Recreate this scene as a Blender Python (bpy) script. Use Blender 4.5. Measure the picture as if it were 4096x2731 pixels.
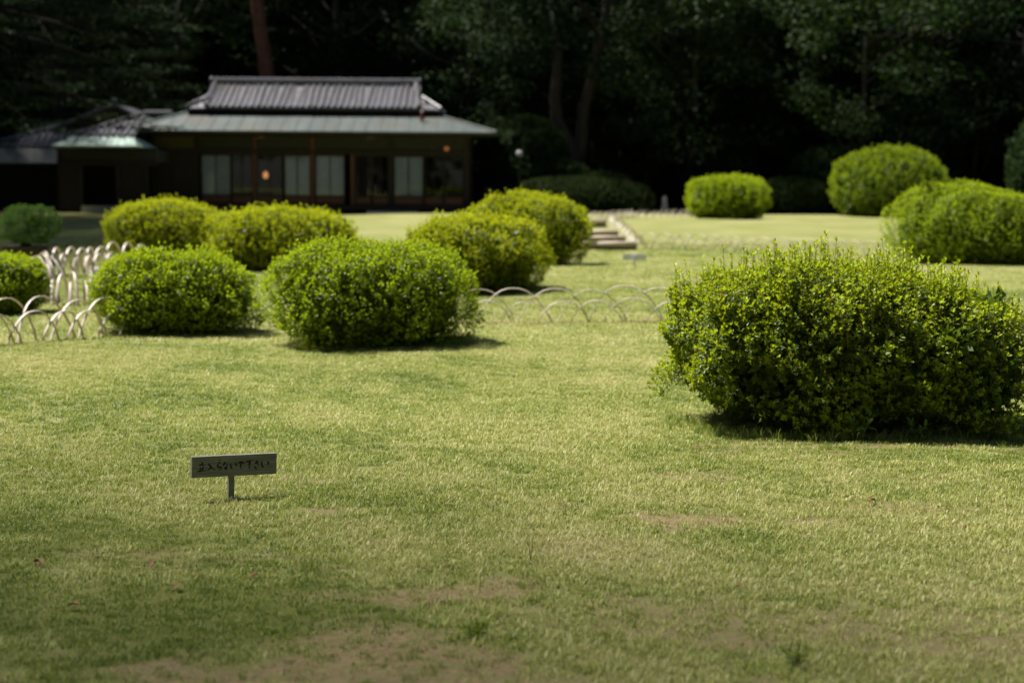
import bpy, math, random
import numpy as np
from mathutils import Matrix, Vector

for o in list(bpy.data.objects):
    bpy.data.objects.remove(o)
SC = bpy.context.scene
COL = SC.collection
PI = math.pi

# ------------------------------------------------------------------ camera
cd = bpy.data.cameras.new('camera')
cam = bpy.data.objects.new('camera', cd)
COL.objects.link(cam)
cd.sensor_width = 36.0
cd.lens = 55.0
cd.clip_start = 0.1
cd.clip_end = 600.0
cam.matrix_world = (Matrix.Translation((0, 0, 1.6)) @ Matrix.Rotation(math.radians(90 - 5.9), 4, 'X')
                    @ Matrix.Rotation(math.radians(0.4), 4, 'Z'))
cd.dof.use_dof = True
cd.dof.focus_distance = 8.4
cd.dof.aperture_fstop = 1.9
SC.camera = cam

# ------------------------------------------------------------------ sky and sun
SUN_EL = math.radians(63)
SUN_H = Vector((-0.94, 0.34, 0)).normalized()          # towards the sun, on the ground plane
world = bpy.data.worlds.new('World')
SC.world = world
world.use_nodes = True
wn = world.node_tree
wn.nodes.clear()
sky = wn.nodes.new('ShaderNodeTexSky')
sky.sky_type = 'NISHITA'
sky.sun_disc = False
sky.sun_elevation = SUN_EL
sky.sun_rotation = math.atan2(SUN_H.x, SUN_H.y)
sky.air_density = 1.0
sky.dust_density = 1.2
bg = wn.nodes.new('ShaderNodeBackground')
bg.inputs['Strength'].default_value = 0.05
wo = wn.nodes.new('ShaderNodeOutputWorld')
wn.links.new(sky.outputs[0], bg.inputs[0])
wn.links.new(bg.outputs[0], wo.inputs[0])
sl = bpy.data.lights.new('sun', 'SUN')
sl.energy = 5.0
sl.angle = math.radians(4.0)
sl.color = (1.0, 0.965, 0.91)
sun = bpy.data.objects.new('sun', sl)
COL.objects.link(sun)
sdir = Vector((SUN_H.x * math.cos(SUN_EL), SUN_H.y * math.cos(SUN_EL), math.sin(SUN_EL)))
sun.rotation_euler = sdir.to_track_quat('Z', 'Y').to_euler()
sun.location = sdir * 60

SC.view_settings.view_transform = 'Standard'
SC.view_settings.look = 'None'
SC.view_settings.gamma = 1.0
SC.view_settings.exposure = 1.05
SC.view_settings.use_curve_mapping = False
SC.render.engine = 'CYCLES'
cy = SC.cycles
cy.use_denoising = True
cy.denoiser = 'OPENIMAGEDENOISE'
cy.max_bounces = 6
cy.diffuse_bounces = 3
cy.glossy_bounces = 2
cy.transmission_bounces = 4
cy.transparent_max_bounces = 6
cy.sample_clamp_indirect = 4.0
cy.use_adaptive_sampling = False

# ------------------------------------------------------------------ helpers
def rng(seed):
    return np.random.default_rng(seed)

def waves(seed, n, freq):
    """cheap smooth noise: a sum of random plane waves, about -1..1"""
    r = rng(seed)
    K = r.normal(size=(n, 3)) * freq
    ph = r.uniform(0, 2 * PI, n)
    def f(P):
        return np.sin(P @ K.T + ph).sum(1) / math.sqrt(n) * 1.2
    return f

def unit(v):
    return v / np.maximum(np.linalg.norm(v, axis=-1, keepdims=True), 1e-9)

def np_mesh(name, V, Fc, smooth=False, attrs=None):
    V = np.ascontiguousarray(V, dtype=np.float32)
    Fc = np.ascontiguousarray(Fc, dtype=np.int32)
    me = bpy.data.meshes.new(name)
    k = Fc.shape[1]
    me.vertices.add(len(V))
    me.vertices.foreach_set('co', V.ravel())
    me.loops.add(Fc.size)
    me.loops.foreach_set('vertex_index', Fc.ravel())
    me.polygons.add(len(Fc))
    me.polygons.foreach_set('loop_start', np.arange(0, Fc.size, k, dtype=np.int32))
    me.polygons.foreach_set('loop_total', np.full(len(Fc), k, dtype=np.int32))
    if smooth:
        me.polygons.foreach_set('use_smooth', np.ones(len(Fc), dtype=bool))
    for an, av in (attrs or {}).items():
        a = me.attributes.new(an, 'FLOAT', 'POINT')
        a.data.foreach_set('value', np.ascontiguousarray(av, dtype=np.float32))
    me.update(calc_edges=True)
    me.validate()
    return me

def link(name, me, mat=None, parent=None, loc=None, rot=None, scale=None):
    o = bpy.data.objects.new(name, me)
    COL.objects.link(o)
    if mat is not None and me is not None and len(me.materials) == 0:
        me.materials.append(mat)
    if parent is not None:
        o.parent = parent
    if loc is not None:
        o.location = loc
    if rot is not None:
        o.rotation_euler = rot
    if scale is not None:
        o.scale = scale if hasattr(scale, '__len__') else (scale,) * 3
    return o

def tag(o, label=None, cat=None, group=None, kind=None):
    if label: o['label'] = label
    if cat: o['category'] = cat
    if group: o['group'] = group
    if kind: o['kind'] = kind
    return o

def thing(name, label, cat, loc=(0, 0, 0), rz=0.0, group=None):
    o = bpy.data.objects.new(name, None)
    o.empty_display_size = 0.2
    COL.objects.link(o)
    o.location = loc
    o.rotation_euler = (0, 0, rz)
    return tag(o, label, cat, group)

class MB:
    """collects polygons into one mesh"""
    def __init__(self):
        self.v, self.f = [], []
    def poly(self, pts, faces):
        b = len(self.v)
        self.v += [tuple(p) for p in pts]
        self.f += [tuple(b + i for i in f) for f in faces]
        return self
    def box(self, x0, x1, y0, y1, z0, z1):
        p = [(x0, y0, z0), (x1, y0, z0), (x1, y1, z0), (x0, y1, z0), (x0, y0, z1), (x1, y0, z1), (x1, y1, z1), (x0, y1, z1)]
        return self.poly(p, [(3, 2, 1, 0), (4, 5, 6, 7), (0, 1, 5, 4), (1, 2, 6, 5), (2, 3, 7, 6), (3, 0, 4, 7)])
    def tube(self, pts, rad, n=6, cap=True):
        P = [Vector(p) for p in pts]
        b = len(self.v)
        up = Vector((0, 0, 1))
        for i, p in enumerate(P):
            t = (P[min(i + 1, len(P) - 1)] - P[max(i - 1, 0)]).normalized()
            a = t.cross(up if abs(t.z) < 0.93 else Vector((1, 0, 0))).normalized()
            c = t.cross(a)
            r = rad[i] if hasattr(rad, '__len__') else rad
            for k in range(n):
                q = p + (a * math.cos(2 * PI * k / n) + c * math.sin(2 * PI * k / n)) * r
                self.v.append(tuple(q))
        for i in range(len(P) - 1):
            for k in range(n):
                k2 = (k + 1) % n
                self.f.append((b + i * n + k, b + i * n + k2, b + (i + 1) * n + k2, b + (i + 1) * n + k))
        if cap:
            self.f.append(tuple(b + k for k in range(n))[::-1])
            self.f.append(tuple(b + (len(P) - 1) * n + k for k in range(n)))
        return self
    def lathe(self, prof, n=16, c=(0, 0, 0)):
        b = len(self.v)
        for r, z in prof:
            for k in range(n):
                a = 2 * PI * k / n
                self.v.append((c[0] + r * math.cos(a), c[1] + r * math.sin(a), c[2] + z))
        for i in range(len(prof) - 1):
            for k in range(n):
                k2 = (k + 1) % n
                self.f.append((b + i * n + k, b + i * n + k2, b + (i + 1) * n + k2, b + (i + 1) * n + k))
        return self
    def mesh(self, name, smooth=False):
        me = bpy.data.meshes.new(name)
        me.from_pydata(self.v, [], self.f)
        if smooth:
            me.polygons.foreach_set('use_smooth', [True] * len(me.polygons))
        me.update()
        return me
    def build(self, name, mat, parent=None, smooth=False, bevel=0.0, **kw):
        o = link(name, self.mesh(name, smooth), mat, parent, **kw)
        if bevel:
            m = o.modifiers.new('bevel', 'BEVEL')
            m.width = bevel
            m.segments = 2
        return o

# ------------------------------------------------------------------ materials
def new_mat(name):
    m = bpy.data.materials.new(name)
    m.use_nodes = True
    nt = m.node_tree
    nt.nodes.clear()
    out = nt.nodes.new('ShaderNodeOutputMaterial')
    return m, nt, out

def N(nt, typ, **kw):
    n = nt.nodes.new(typ)
    for k, v in kw.items():
        if hasattr(n, k): setattr(n, k, v)
    return n

def rgb(c):
    return (c[0], c[1], c[2], 1.0)

def mixc(nt, fac, a, b, blend='MIX'):
    n = nt.nodes.new('ShaderNodeMix')
    n.data_type = 'RGBA'
    n.blend_type = blend
    for sock, val in ((n.inputs[0], fac), (n.inputs[6], a), (n.inputs[7], b)):
        if hasattr(val, 'links'):
            nt.links.new(val, sock)
        elif hasattr(val, '__len__'):
            sock.default_value = rgb(val)
        else:
            sock.default_value = val
    return n.outputs[2]

def noise(nt, scale, detail=4, coord='Object', vec=None, rough=0.6, stretch=None):
    if vec is None:
        tc = nt.nodes.new('ShaderNodeTexCoord')
        vec = tc.outputs[coord]
    if stretch:
        mp = nt.nodes.new('ShaderNodeMapping')
        mp.inputs['Scale'].default_value = stretch
        nt.links.new(vec, mp.inputs[0])
        vec = mp.outputs[0]
    n = nt.nodes.new('ShaderNodeTexNoise')
    n.inputs['Scale'].default_value = scale
    n.inputs['Detail'].default_value = detail
    n.inputs['Roughness'].default_value = rough
    nt.links.new(vec, n.inputs['Vector'])
    return n.outputs[0]

def ramp(nt, fac, lo, hi, c0=(0, 0, 0), c1=(1, 1, 1)):
    r = nt.nodes.new('ShaderNodeValToRGB')
    r.color_ramp.elements[0].position = lo
    r.color_ramp.elements[1].position = hi
    r.color_ramp.elements[0].color = rgb(c0)
    r.color_ramp.elements[1].color = rgb(c1)
    nt.links.new(fac, r.inputs[0])
    return r.outputs[0]

def attr(nt, name, typ='GEOMETRY'):
    a = nt.nodes.new('ShaderNodeAttribute')
    a.attribute_name = name
    a.attribute_type = typ
    return a.outputs['Fac']

def surf(nt, out, col, rough=0.7, spec=0.3, bump=None, bump_d=0.01, metallic=0.0):
    b = nt.nodes.new('ShaderNodeBsdfPrincipled')
    if hasattr(col, 'links'):
        nt.links.new(col, b.inputs['Base Color'])
    else:
        b.inputs['Base Color'].default_value = rgb(col)
    if hasattr(rough, 'links'):
        nt.links.new(rough, b.inputs['Roughness'])
    else:
        b.inputs['Roughness'].default_value = rough
    b.inputs['Specular IOR Level'].default_value = spec
    b.inputs['Metallic'].default_value = metallic
    if bump is not None:
        bn = nt.nodes.new('ShaderNodeBump')
        bn.inputs['Strength'].default_value = 0.8
        bn.inputs['Distance'].default_value = bump_d
        nt.links.new(bump, bn.inputs['Height'])
        nt.links.new(bn.outputs[0], b.inputs['Normal'])
    if out is not None:
        nt.links.new(b.outputs[0], out.inputs[0])
    return b

def noisy(name, c0, c1, scale=8, rough=0.75, spec=0.3, bump=0.004, stretch=None, metallic=0.0, detail=5, c2=None, s2=1.5):
    m, nt, out = new_mat(name)
    f = noise(nt, scale, detail, stretch=stretch)
    c = mixc(nt, ramp(nt, f, 0.32, 0.68), c0, c1)
    if c2 is not None:
        f2 = noise(nt, s2, 4)
        c = mixc(nt, ramp(nt, f2, 0.5, 0.7), c, c2)
    surf(nt, out, c, rough, spec, f, bump, metallic)
    return m

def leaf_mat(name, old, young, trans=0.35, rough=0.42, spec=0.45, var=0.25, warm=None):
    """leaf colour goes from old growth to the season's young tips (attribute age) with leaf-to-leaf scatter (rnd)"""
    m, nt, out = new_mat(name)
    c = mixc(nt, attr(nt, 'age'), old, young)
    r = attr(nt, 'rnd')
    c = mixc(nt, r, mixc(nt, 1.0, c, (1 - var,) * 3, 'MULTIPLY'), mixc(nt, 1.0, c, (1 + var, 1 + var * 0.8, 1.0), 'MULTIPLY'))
    if warm is not None:
        c = mixc(nt, ramp(nt, r, 0.988, 0.990), c, warm)
    b = surf(nt, None, c, rough, spec)
    t = nt.nodes.new('ShaderNodeBsdfTranslucent')
    nt.links.new(mixc(nt, 1.0, c, (1.3, 1.25, 0.6), 'MULTIPLY'), t.inputs[0])
    mx = nt.nodes.new('ShaderNodeMixShader')
    mx.inputs[0].default_value = trans
    nt.links.new(b.outputs[0], mx.inputs[1])
    nt.links.new(t.outputs[0], mx.inputs[2])
    nt.links.new(mx.outputs[0], out.inputs[0])
    return m

M = {}
M['azalea'] = leaf_mat('azalea_leaf', (0.062, 0.112, 0.012), (0.370, 0.460, 0.026), trans=0.45, warm=(0.26, 0.10, 0.02))
M['azalea_far'] = leaf_mat('azalea_leaf_far', (0.090, 0.142, 0.011), (0.350, 0.460, 0.020), trans=0.45, spec=0.25)
M['azalea_gold'] = leaf_mat('azalea_leaf_golden', (0.100, 0.138, 0.010), (0.430, 0.490, 0.020), trans=0.45, spec=0.25)
M['azalea_deep'] = leaf_mat('azalea_leaf_deep', (0.050, 0.095, 0.008), (0.250, 0.340, 0.018), trans=0.4, spec=0.2)
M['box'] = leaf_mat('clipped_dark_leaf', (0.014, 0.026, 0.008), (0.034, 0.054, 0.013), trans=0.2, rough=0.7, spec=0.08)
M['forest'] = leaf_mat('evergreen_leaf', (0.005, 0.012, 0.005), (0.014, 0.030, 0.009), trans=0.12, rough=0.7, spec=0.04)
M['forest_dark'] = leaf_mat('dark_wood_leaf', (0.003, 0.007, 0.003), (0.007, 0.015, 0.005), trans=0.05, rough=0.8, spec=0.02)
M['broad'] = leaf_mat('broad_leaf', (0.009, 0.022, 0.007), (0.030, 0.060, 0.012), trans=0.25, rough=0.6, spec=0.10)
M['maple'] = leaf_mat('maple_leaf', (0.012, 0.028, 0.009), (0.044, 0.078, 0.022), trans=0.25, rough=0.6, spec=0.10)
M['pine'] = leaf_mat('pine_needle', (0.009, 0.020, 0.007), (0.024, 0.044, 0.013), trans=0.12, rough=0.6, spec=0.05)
M['bonsai'] = leaf_mat('bonsai_needle', (0.022, 0.055, 0.012), (0.080, 0.160, 0.032), trans=0.2, rough=0.6, spec=0.1)
M['vine'] = leaf_mat('vine_leaf', (0.050, 0.120, 0.020), (0.130, 0.250, 0.040), trans=0.35)
M['weed'] = leaf_mat('weed_leaf', (0.10, 0.17, 0.030), (0.23, 0.31, 0.07), trans=0.35)
M['bark'] = noisy('dark_bark', (0.016, 0.012, 0.009), (0.038, 0.029, 0.021), 14, stretch=(1, 1, 0.25), bump=0.03)
M['twig'] = noisy('shrub_branch', (0.090, 0.062, 0.035), (0.19, 0.135, 0.075), 30, stretch=(1, 1, 0.2), bump=0.004)
M['shoot'] = noisy('young_shoot', (0.20, 0.14, 0.03), (0.30, 0.22, 0.04), 30)
M['redbark'] = noisy('red_pine_bark', (0.085, 0.030, 0.016), (0.17, 0.064, 0.034), 9, stretch=(1, 1, 0.35), bump=0.03, c2=(0.05, 0.03, 0.022), s2=4)
M['bamboo'] = noisy('split_bamboo', (0.46, 0.385, 0.315), (0.60, 0.52, 0.44), 7, rough=0.42, spec=0.5, bump=0.002, c2=(0.36, 0.27, 0.19), s2=9)
M['tile'] = noisy('clay_roof_tile', (0.048, 0.046, 0.052), (0.110, 0.105, 0.118), 3.2, rough=0.45, spec=0.5, c2=(0.068, 0.060, 0.052), s2=0.45)
M['copper'] = noisy('weathered_copper', (0.034, 0.045, 0.040), (0.064, 0.078, 0.068), 1.3, rough=0.55, spec=0.5, stretch=(1.6, 0.3, 0.3), c2=(0.062, 0.054, 0.036), s2=0.7)
M['copperlight'] = noisy('pale_copper', (0.24, 0.32, 0.27), (0.32, 0.40, 0.34), 2.0, rough=0.5, stretch=(2, 0.3, 0.3))
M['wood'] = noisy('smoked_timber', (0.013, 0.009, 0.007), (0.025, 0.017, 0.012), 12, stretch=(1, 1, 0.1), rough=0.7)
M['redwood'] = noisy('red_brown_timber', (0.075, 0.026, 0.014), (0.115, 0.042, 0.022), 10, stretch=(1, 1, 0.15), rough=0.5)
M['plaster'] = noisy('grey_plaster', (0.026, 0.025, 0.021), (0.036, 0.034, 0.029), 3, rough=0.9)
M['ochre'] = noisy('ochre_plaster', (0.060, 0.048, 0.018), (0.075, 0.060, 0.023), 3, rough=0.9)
M['curtain'] = noisy('white_curtain', (0.36, 0.39, 0.46), (0.43, 0.46, 0.52), 5, rough=0.9)
M['stone'] = noisy('pale_stone', (0.30, 0.28, 0.25), (0.46, 0.43, 0.39), 9, bump=0.01, c2=(0.22, 0.21, 0.17), s2=4)
M['steplog'] = noisy('weathered_step_log', (0.36, 0.28, 0.22), (0.52, 0.42, 0.34), 8, stretch=(0.3, 1, 1), bump=0.006)
M['treadsoil'] = noisy('packed_gravel_soil', (0.13, 0.12, 0.075), (0.20, 0.185, 0.11), 12, bump=0.01)
M['pot'] = noisy('brown_stoneware', (0.030, 0.020, 0.016), (0.055, 0.036, 0.028), 12, rough=0.5)
M['iron'] = noisy('dark_iron', (0.015, 0.015, 0.016), (0.03, 0.03, 0.03), 20, rough=0.5)
M['litter'] = noisy('brown_dead_leaf', (0.18, 0.085, 0.035), (0.30, 0.155, 0.07), 40, rough=0.6)
M['strawtwig'] = noisy('straw_twig', (0.30, 0.22, 0.12), (0.44, 0.36, 0.22), 40)
M['ink'] = noisy('black_ink', (0.006, 0.006, 0.007), (0.012, 0.012, 0.013), 60, rough=0.6)
M['signback'] = noisy('silvered_board', (0.62, 0.62, 0.64), (0.74, 0.74, 0.76), 20, stretch=(0.1, 1, 1), rough=0.8)

def glass_mat():
    m, nt, out = new_mat('window_glass')
    g = nt.nodes.new('ShaderNodeBsdfGlossy')
    g.inputs['Roughness'].default_value = 0.03
    t = nt.nodes.new('ShaderNodeBsdfTransparent')
    t.inputs[0].default_value = (0.90, 0.92, 0.94, 1)
    fr = nt.nodes.new('ShaderNodeFresnel')
    fr.inputs[0].default_value = 1.45
    mx = nt.nodes.new('ShaderNodeMixShader')
    nt.links.new(fr.outputs[0], mx.inputs[0])
    nt.links.new(t.outputs[0], mx.inputs[1])
    nt.links.new(g.outputs[0], mx.inputs[2])
    nt.links.new(mx.outputs[0], out.inputs[0])
    return m
M['glass'] = glass_mat()

def glow_mat(name, col, s):
    m, nt, out = new_mat(name)
    e = nt.nodes.new('ShaderNodeEmission')
    e.inputs[0].default_value = rgb(col)
    e.inputs[1].default_value = s
    nt.links.new(e.outputs[0], out.inputs[0])
    return m
M['glow'] = glow_mat('lamp_glow', (1.0, 0.42, 0.13), 0.38)
M['glow_dim'] = glow_mat('lamp_reflection_glow', (1.0, 0.36, 0.10), 0.12)  # emission for the reflection under the eave
M['globe'] = noisy('milk_glass', (0.26, 0.25, 0.28), (0.32, 0.31, 0.34), 3, rough=0.3, spec=0.5)

def sign_mat():
    m, nt, out = new_mat('weathered_sign_wood')
    f = noise(nt, 9, 6, stretch=(0.9, 6, 10), rough=0.65)
    f2 = noise(nt, 30, 4, stretch=(0.25, 6, 9))
    f3 = noise(nt, 14, 3)
    c = mixc(nt, ramp(nt, f, 0.3, 0.7), (0.140, 0.135, 0.100), (0.270, 0.260, 0.200))
    c = mixc(nt, ramp(nt, f2, 0.62, 0.70), c, (0.38, 0.365, 0.30))
    c = mixc(nt, ramp(nt, f3, 0.66, 0.76), c, (0.055, 0.050, 0.036))
    surf(nt, out, c, 0.8, 0.25, f2, 0.002)
    return m
M['sign'] = sign_mat()

def blade_mat():
    m, nt, out = new_mat('lawn_blade')
    tint = attr(nt, 'tint', 'INSTANCER')
    b = attr(nt, 'rnd')
    s = N(nt, 'ShaderNodeMath', operation='MULTIPLY_ADD')
    nt.links.new(b, s.inputs[0])
    s.inputs[1].default_value = 0.75
    nt.links.new(tint, s.inputs[2])
    s2 = N(nt, 'ShaderNodeMath', operation='SUBTRACT', use_clamp=True)
    nt.links.new(s.outputs[0], s2.inputs[0])
    s2.inputs[1].default_value = 0.37
    cr = nt.nodes.new('ShaderNodeValToRGB')
    e = cr.color_ramp.elements
    e[0].position, e[0].color = 0.0, (0.105, 0.162, 0.016, 1)
    e[1].position, e[1].color = 1.0, (0.54, 0.49, 0.215, 1)
    x = e.new(0.35); x.color = (0.240, 0.300, 0.040, 1)
    x = e.new(0.65); x.color = (0.400, 0.430, 0.088, 1)
    nt.links.new(s2.outputs[0], cr.inputs[0])
    p = surf(nt, None, cr.outputs[0], 0.5, 0.35)
    t = nt.nodes.new('ShaderNodeBsdfTranslucent')
    nt.links.new(cr.outputs[0], t.inputs[0])
    mx = nt.nodes.new('ShaderNodeMixShader')
    mx.inputs[0].default_value = 0.3
    nt.links.new(p.outputs[0], mx.inputs[1])
    nt.links.new(t.outputs[0], mx.inputs[2])
    nt.links.new(mx.outputs[0], out.inputs[0])
    return m
M['blade'] = blade_mat()

def lawn_mat():
    m, nt, out = new_mat('lawn_ground')
    geo = nt.nodes.new('ShaderNodeNewGeometry')
    pos = geo.outputs['Position']
    big = noise(nt, 0.35, 4, vec=pos, stretch=(1, 0.6, 1))
    mid = noise(nt, 2.2, 5, vec=pos)
    fine = noise(nt, 45, 6, vec=pos, rough=0.75)
    green = mixc(nt, ramp(nt, mid, 0.35, 0.65), (0.155, 0.182, 0.040), (0.210, 0.213, 0.070))
    green = mixc(nt, ramp(nt, big, 0.40, 0.66), green, (0.262, 0.250, 0.102))
    green = mixc(nt, 1.0, green, ramp(nt, fine, 0.25, 0.75, (0.62, 0.62, 0.6), (1.2, 1.2, 1.15)), 'MULTIPLY')
    soil = mixc(nt, ramp(nt, fine, 0.3, 0.7), (0.130, 0.088, 0.040), (0.340, 0.245, 0.130))
    moss = mixc(nt, ramp(nt, fine, 0.3, 0.7), (0.070, 0.082, 0.012), (0.150, 0.155, 0.025))
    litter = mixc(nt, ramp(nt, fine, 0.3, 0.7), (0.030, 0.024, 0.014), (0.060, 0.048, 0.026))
    c = mixc(nt, attr(nt, 'moss'), green, moss)
    ba = N(nt, 'ShaderNodeMath', operation='MULTIPLY', use_clamp=True)      # thatch and roots break the worn soil up
    nt.links.new(attr(nt, 'bare'), ba.inputs[0])
    nt.links.new(ramp(nt, noise(nt, 14, 6, vec=pos, rough=0.7), 0.36, 0.58, (0.25, 0.25, 0.25), (1.15, 1.15, 1.15)), ba.inputs[1])
    c = mixc(nt, ba.outputs[0], c, soil)
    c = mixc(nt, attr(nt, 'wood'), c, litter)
    surf(nt, out, c, 0.9, 0.15, fine, 0.02)
    return m
M['lawn'] = lawn_mat()

# ------------------------------------------------------------------ the lawn
W1, W2, W3, W4 = waves(11, 10, 0.9), waves(12, 10, 3.2), waves(13, 12, 9.0), waves(14, 10, 0.22)
BARE = [  # worn spots: x, y, half width, half depth, strength
    (-0.45, 4.95, 0.50, 0.24, 0.85), (0.15, 4.80, 0.60, 0.20, 0.6), (-0.20, 5.95, 0.26, 0.16, 0.9), (-0.55, 6.35, 0.14, 0.09, 0.8),
    (0.80, 7.25, 0.19, 0.12, 0.9), (1.35, 7.20, 0.22, 0.09, 0.8), (0.75, 5.55, 0.75, 0.22, 0.65), (1.75, 5.3, 0.55, 0.25, 0.6),
    (1.0, 8.25, 0.22, 0.14, 0.6), (1.9, 7.5, 0.28, 0.10, 0.6), (-1.1, 8.2, 0.16, 0.09, 0.6), (-0.9, 7.45, 0.14, 0.09, 0.7),
    (0.25, 6.6, 0.25, 0.09, 0.5), (-1.55, 6.55, 0.3, 0.10, 0.4), (0.1, 7.6, 0.2, 0.08, 0.5), (2.15, 9.35, 0.9, 0.12, 0.5),
    (-1.0, 14.2, 0.5, 0.18, 0.5), (0.7, 17.35, 2.4, 0.16, 0.7), (-0.2, 21.0, 0.6, 0.3, 0.5), (1.6, 9.0, 0.4, 0.12, 0.45)]
MOSS = [(-1.9, 6.9, 0.55, 0.45, 0.8), (-1.2, 5.8, 0.8, 0.5, 0.75), (2.4, 9.0, 1.2, 0.35, 0.7), (2.0, 8.3, 0.8, 0.35, 0.5),
        (-1.6, 5.0, 0.7, 0.4, 0.6), (1.2, 5.0, 0.5, 0.3, 0.4)]

def ell(P, spots, soft=0.5):
    a = np.zeros(len(P))
    wob = 0.40 * W2(P) + 0.40 * W3(P)
    for x, y, hx, hy, s in spots:
        d = np.sqrt(((P[:, 0] - x) / hx) ** 2 + ((P[:, 1] - y) / hy) ** 2) + wob
        a = np.maximum(a, s * np.clip((1.25 - d) / soft, 0, 1))
    return a

def fields(x, y):
    P = np.stack([x, y, np.zeros_like(x)], 1)
    near = np.clip((14 - y) / 6, 0, 1)
    bare = ell(P, BARE) + np.clip((W2(P) * 0.6 + W1(P) * 0.5 + W3(P) * 0.25 - 1.15) * 1.4, 0, 0.7) * near * np.clip((7.6 - y) / 2.0, 0.15, 1)
    moss = ell(P, MOSS, 0.7) * (1 - 0.6 * np.clip(bare, 0, 1))
    dry = 0.46 + 0.17 * W1(P * 0.55) + 0.15 * W2(P) + 0.10 * W3(P) + 0.10 * W4(P)
    return np.clip(bare, 0, 1), np.clip(moss, 0, 1), dry

def ground_z(x, y):
    x = np.asarray(x, float)
    y = np.asarray(y, float)
    P = np.stack([x.ravel(), y.ravel(), np.zeros(x.size)], 1)
    a = np.clip((y.ravel() - 3) / 6, 0, 1)
    z = 0.018 * W1(P) * a + 0.05 * W4(P) * np.clip((y.ravel() - 10) / 25, 0, 1)
    return z.reshape(x.shape)

def gz(x, y):
    return float(ground_z(np.array([x]), np.array([y]))[0])

def graded(a, b, fine0, fine1, step, grow):
    out = [fine0]
    while out[-1] < fine1: out.append(out[-1] + step)
    s = step
    while out[-1] < b:
        s *= grow
        out.append(out[-1] + s)
    lo = [fine0]
    s = step
    while lo[-1] > a:
        s *= grow
        lo.append(lo[-1] - s)
    return np.array(lo[1:][::-1] + out)

gx = graded(-170, 170, -5.0, 5.0, 0.075, 1.05)
gy = graded(-90, 230, 3.6, 12.0, 0.075, 1.04)
GX, GY = np.meshgrid(gx, gy)
GZ = ground_z(GX, GY)
nx, ny = len(gx), len(gy)
idx = np.arange(nx * ny).reshape(ny, nx)
quads = np.stack([idx[:-1, :-1], idx[:-1, 1:], idx[1:, 1:], idx[1:, :-1]], -1).reshape(-1, 4)
b_, m_, d_ = fields(GX.ravel(), GY.ravel())
yy, xx = GY.ravel(), GX.ravel()
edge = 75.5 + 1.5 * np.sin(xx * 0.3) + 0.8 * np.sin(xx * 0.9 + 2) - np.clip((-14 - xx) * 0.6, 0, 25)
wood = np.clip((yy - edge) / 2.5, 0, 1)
lawn = link('lawn', np_mesh('lawn', np.stack([xx, yy, GZ.ravel()], 1), quads, True, {'bare': b_, 'moss': m_, 'wood': wood}), M['lawn'])
tag(lawn, kind='structure')

# ------------------------------------------------------------------ grass: tufts scattered on the lawn, one uncountable object
def tuft_mesh(seed, nb, spread, hmin, hmax, wid):
    r = rng(seed)
    V, Fc, A = [], [], []
    for i in range(nb):
        a, rr = r.uniform(0, 2 * PI), spread * math.sqrt(r.uniform(0, 1))
        bx, by = rr * math.cos(a), rr * math.sin(a)
        h = r.uniform(hmin, hmax)
        lean = r.uniform(0.3, 1.5) * h
        la = r.uniform(0, 2 * PI)
        dx, dy = math.cos(la) * lean, math.sin(la) * lean
        wx, wy = -math.sin(la) * wid / 2, math.cos(la) * wid / 2
        b = len(V)
        V += [(bx - wx, by - wy, -0.004), (bx + wx, by + wy, -0.004), (bx + dx * .45 + wx * .8, by + dy * .45 + wy * .8, h * .68),
              (bx + dx * .45 - wx * .8, by + dy * .45 - wy * .8, h * .68), (bx + dx + wx * .1, by + dy + wy * .1, h), (bx + dx - wx * .1, by + dy - wy * .1, h)]
        Fc += [(b, b + 1, b + 2, b + 3), (b + 3, b + 2, b + 4, b + 5)]
        A += [r.uniform(0, 1)] * 6
    me = np_mesh('tuft', np.array(V), np.array(Fc), False, {'rnd': np.array(A)})
    me.materials.append(M['blade'])
    return me

tufts = bpy.data.collections.new('tuft_sources')
for i in range(10):      # short mown tufts
    tufts.objects.link(bpy.data.objects.new('tuft_%02d' % i, tuft_mesh(100 + i, 17, 0.040, 0.008, 0.021, 0.0034)))
for i in range(4):       # coarse far clumps
    tufts.objects.link(bpy.data.objects.new('tuft_%02d' % (10 + i), tuft_mesh(150 + i, 24, 0.11, 0.009, 0.020, 0.006)))
for i in range(4):       # long uncut blades
    tufts.objects.link(bpy.data.objects.new('tuft_%02d' % (14 + i), tuft_mesh(180 + i, 9, 0.022, 0.04, 0.10, 0.0042)))

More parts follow.
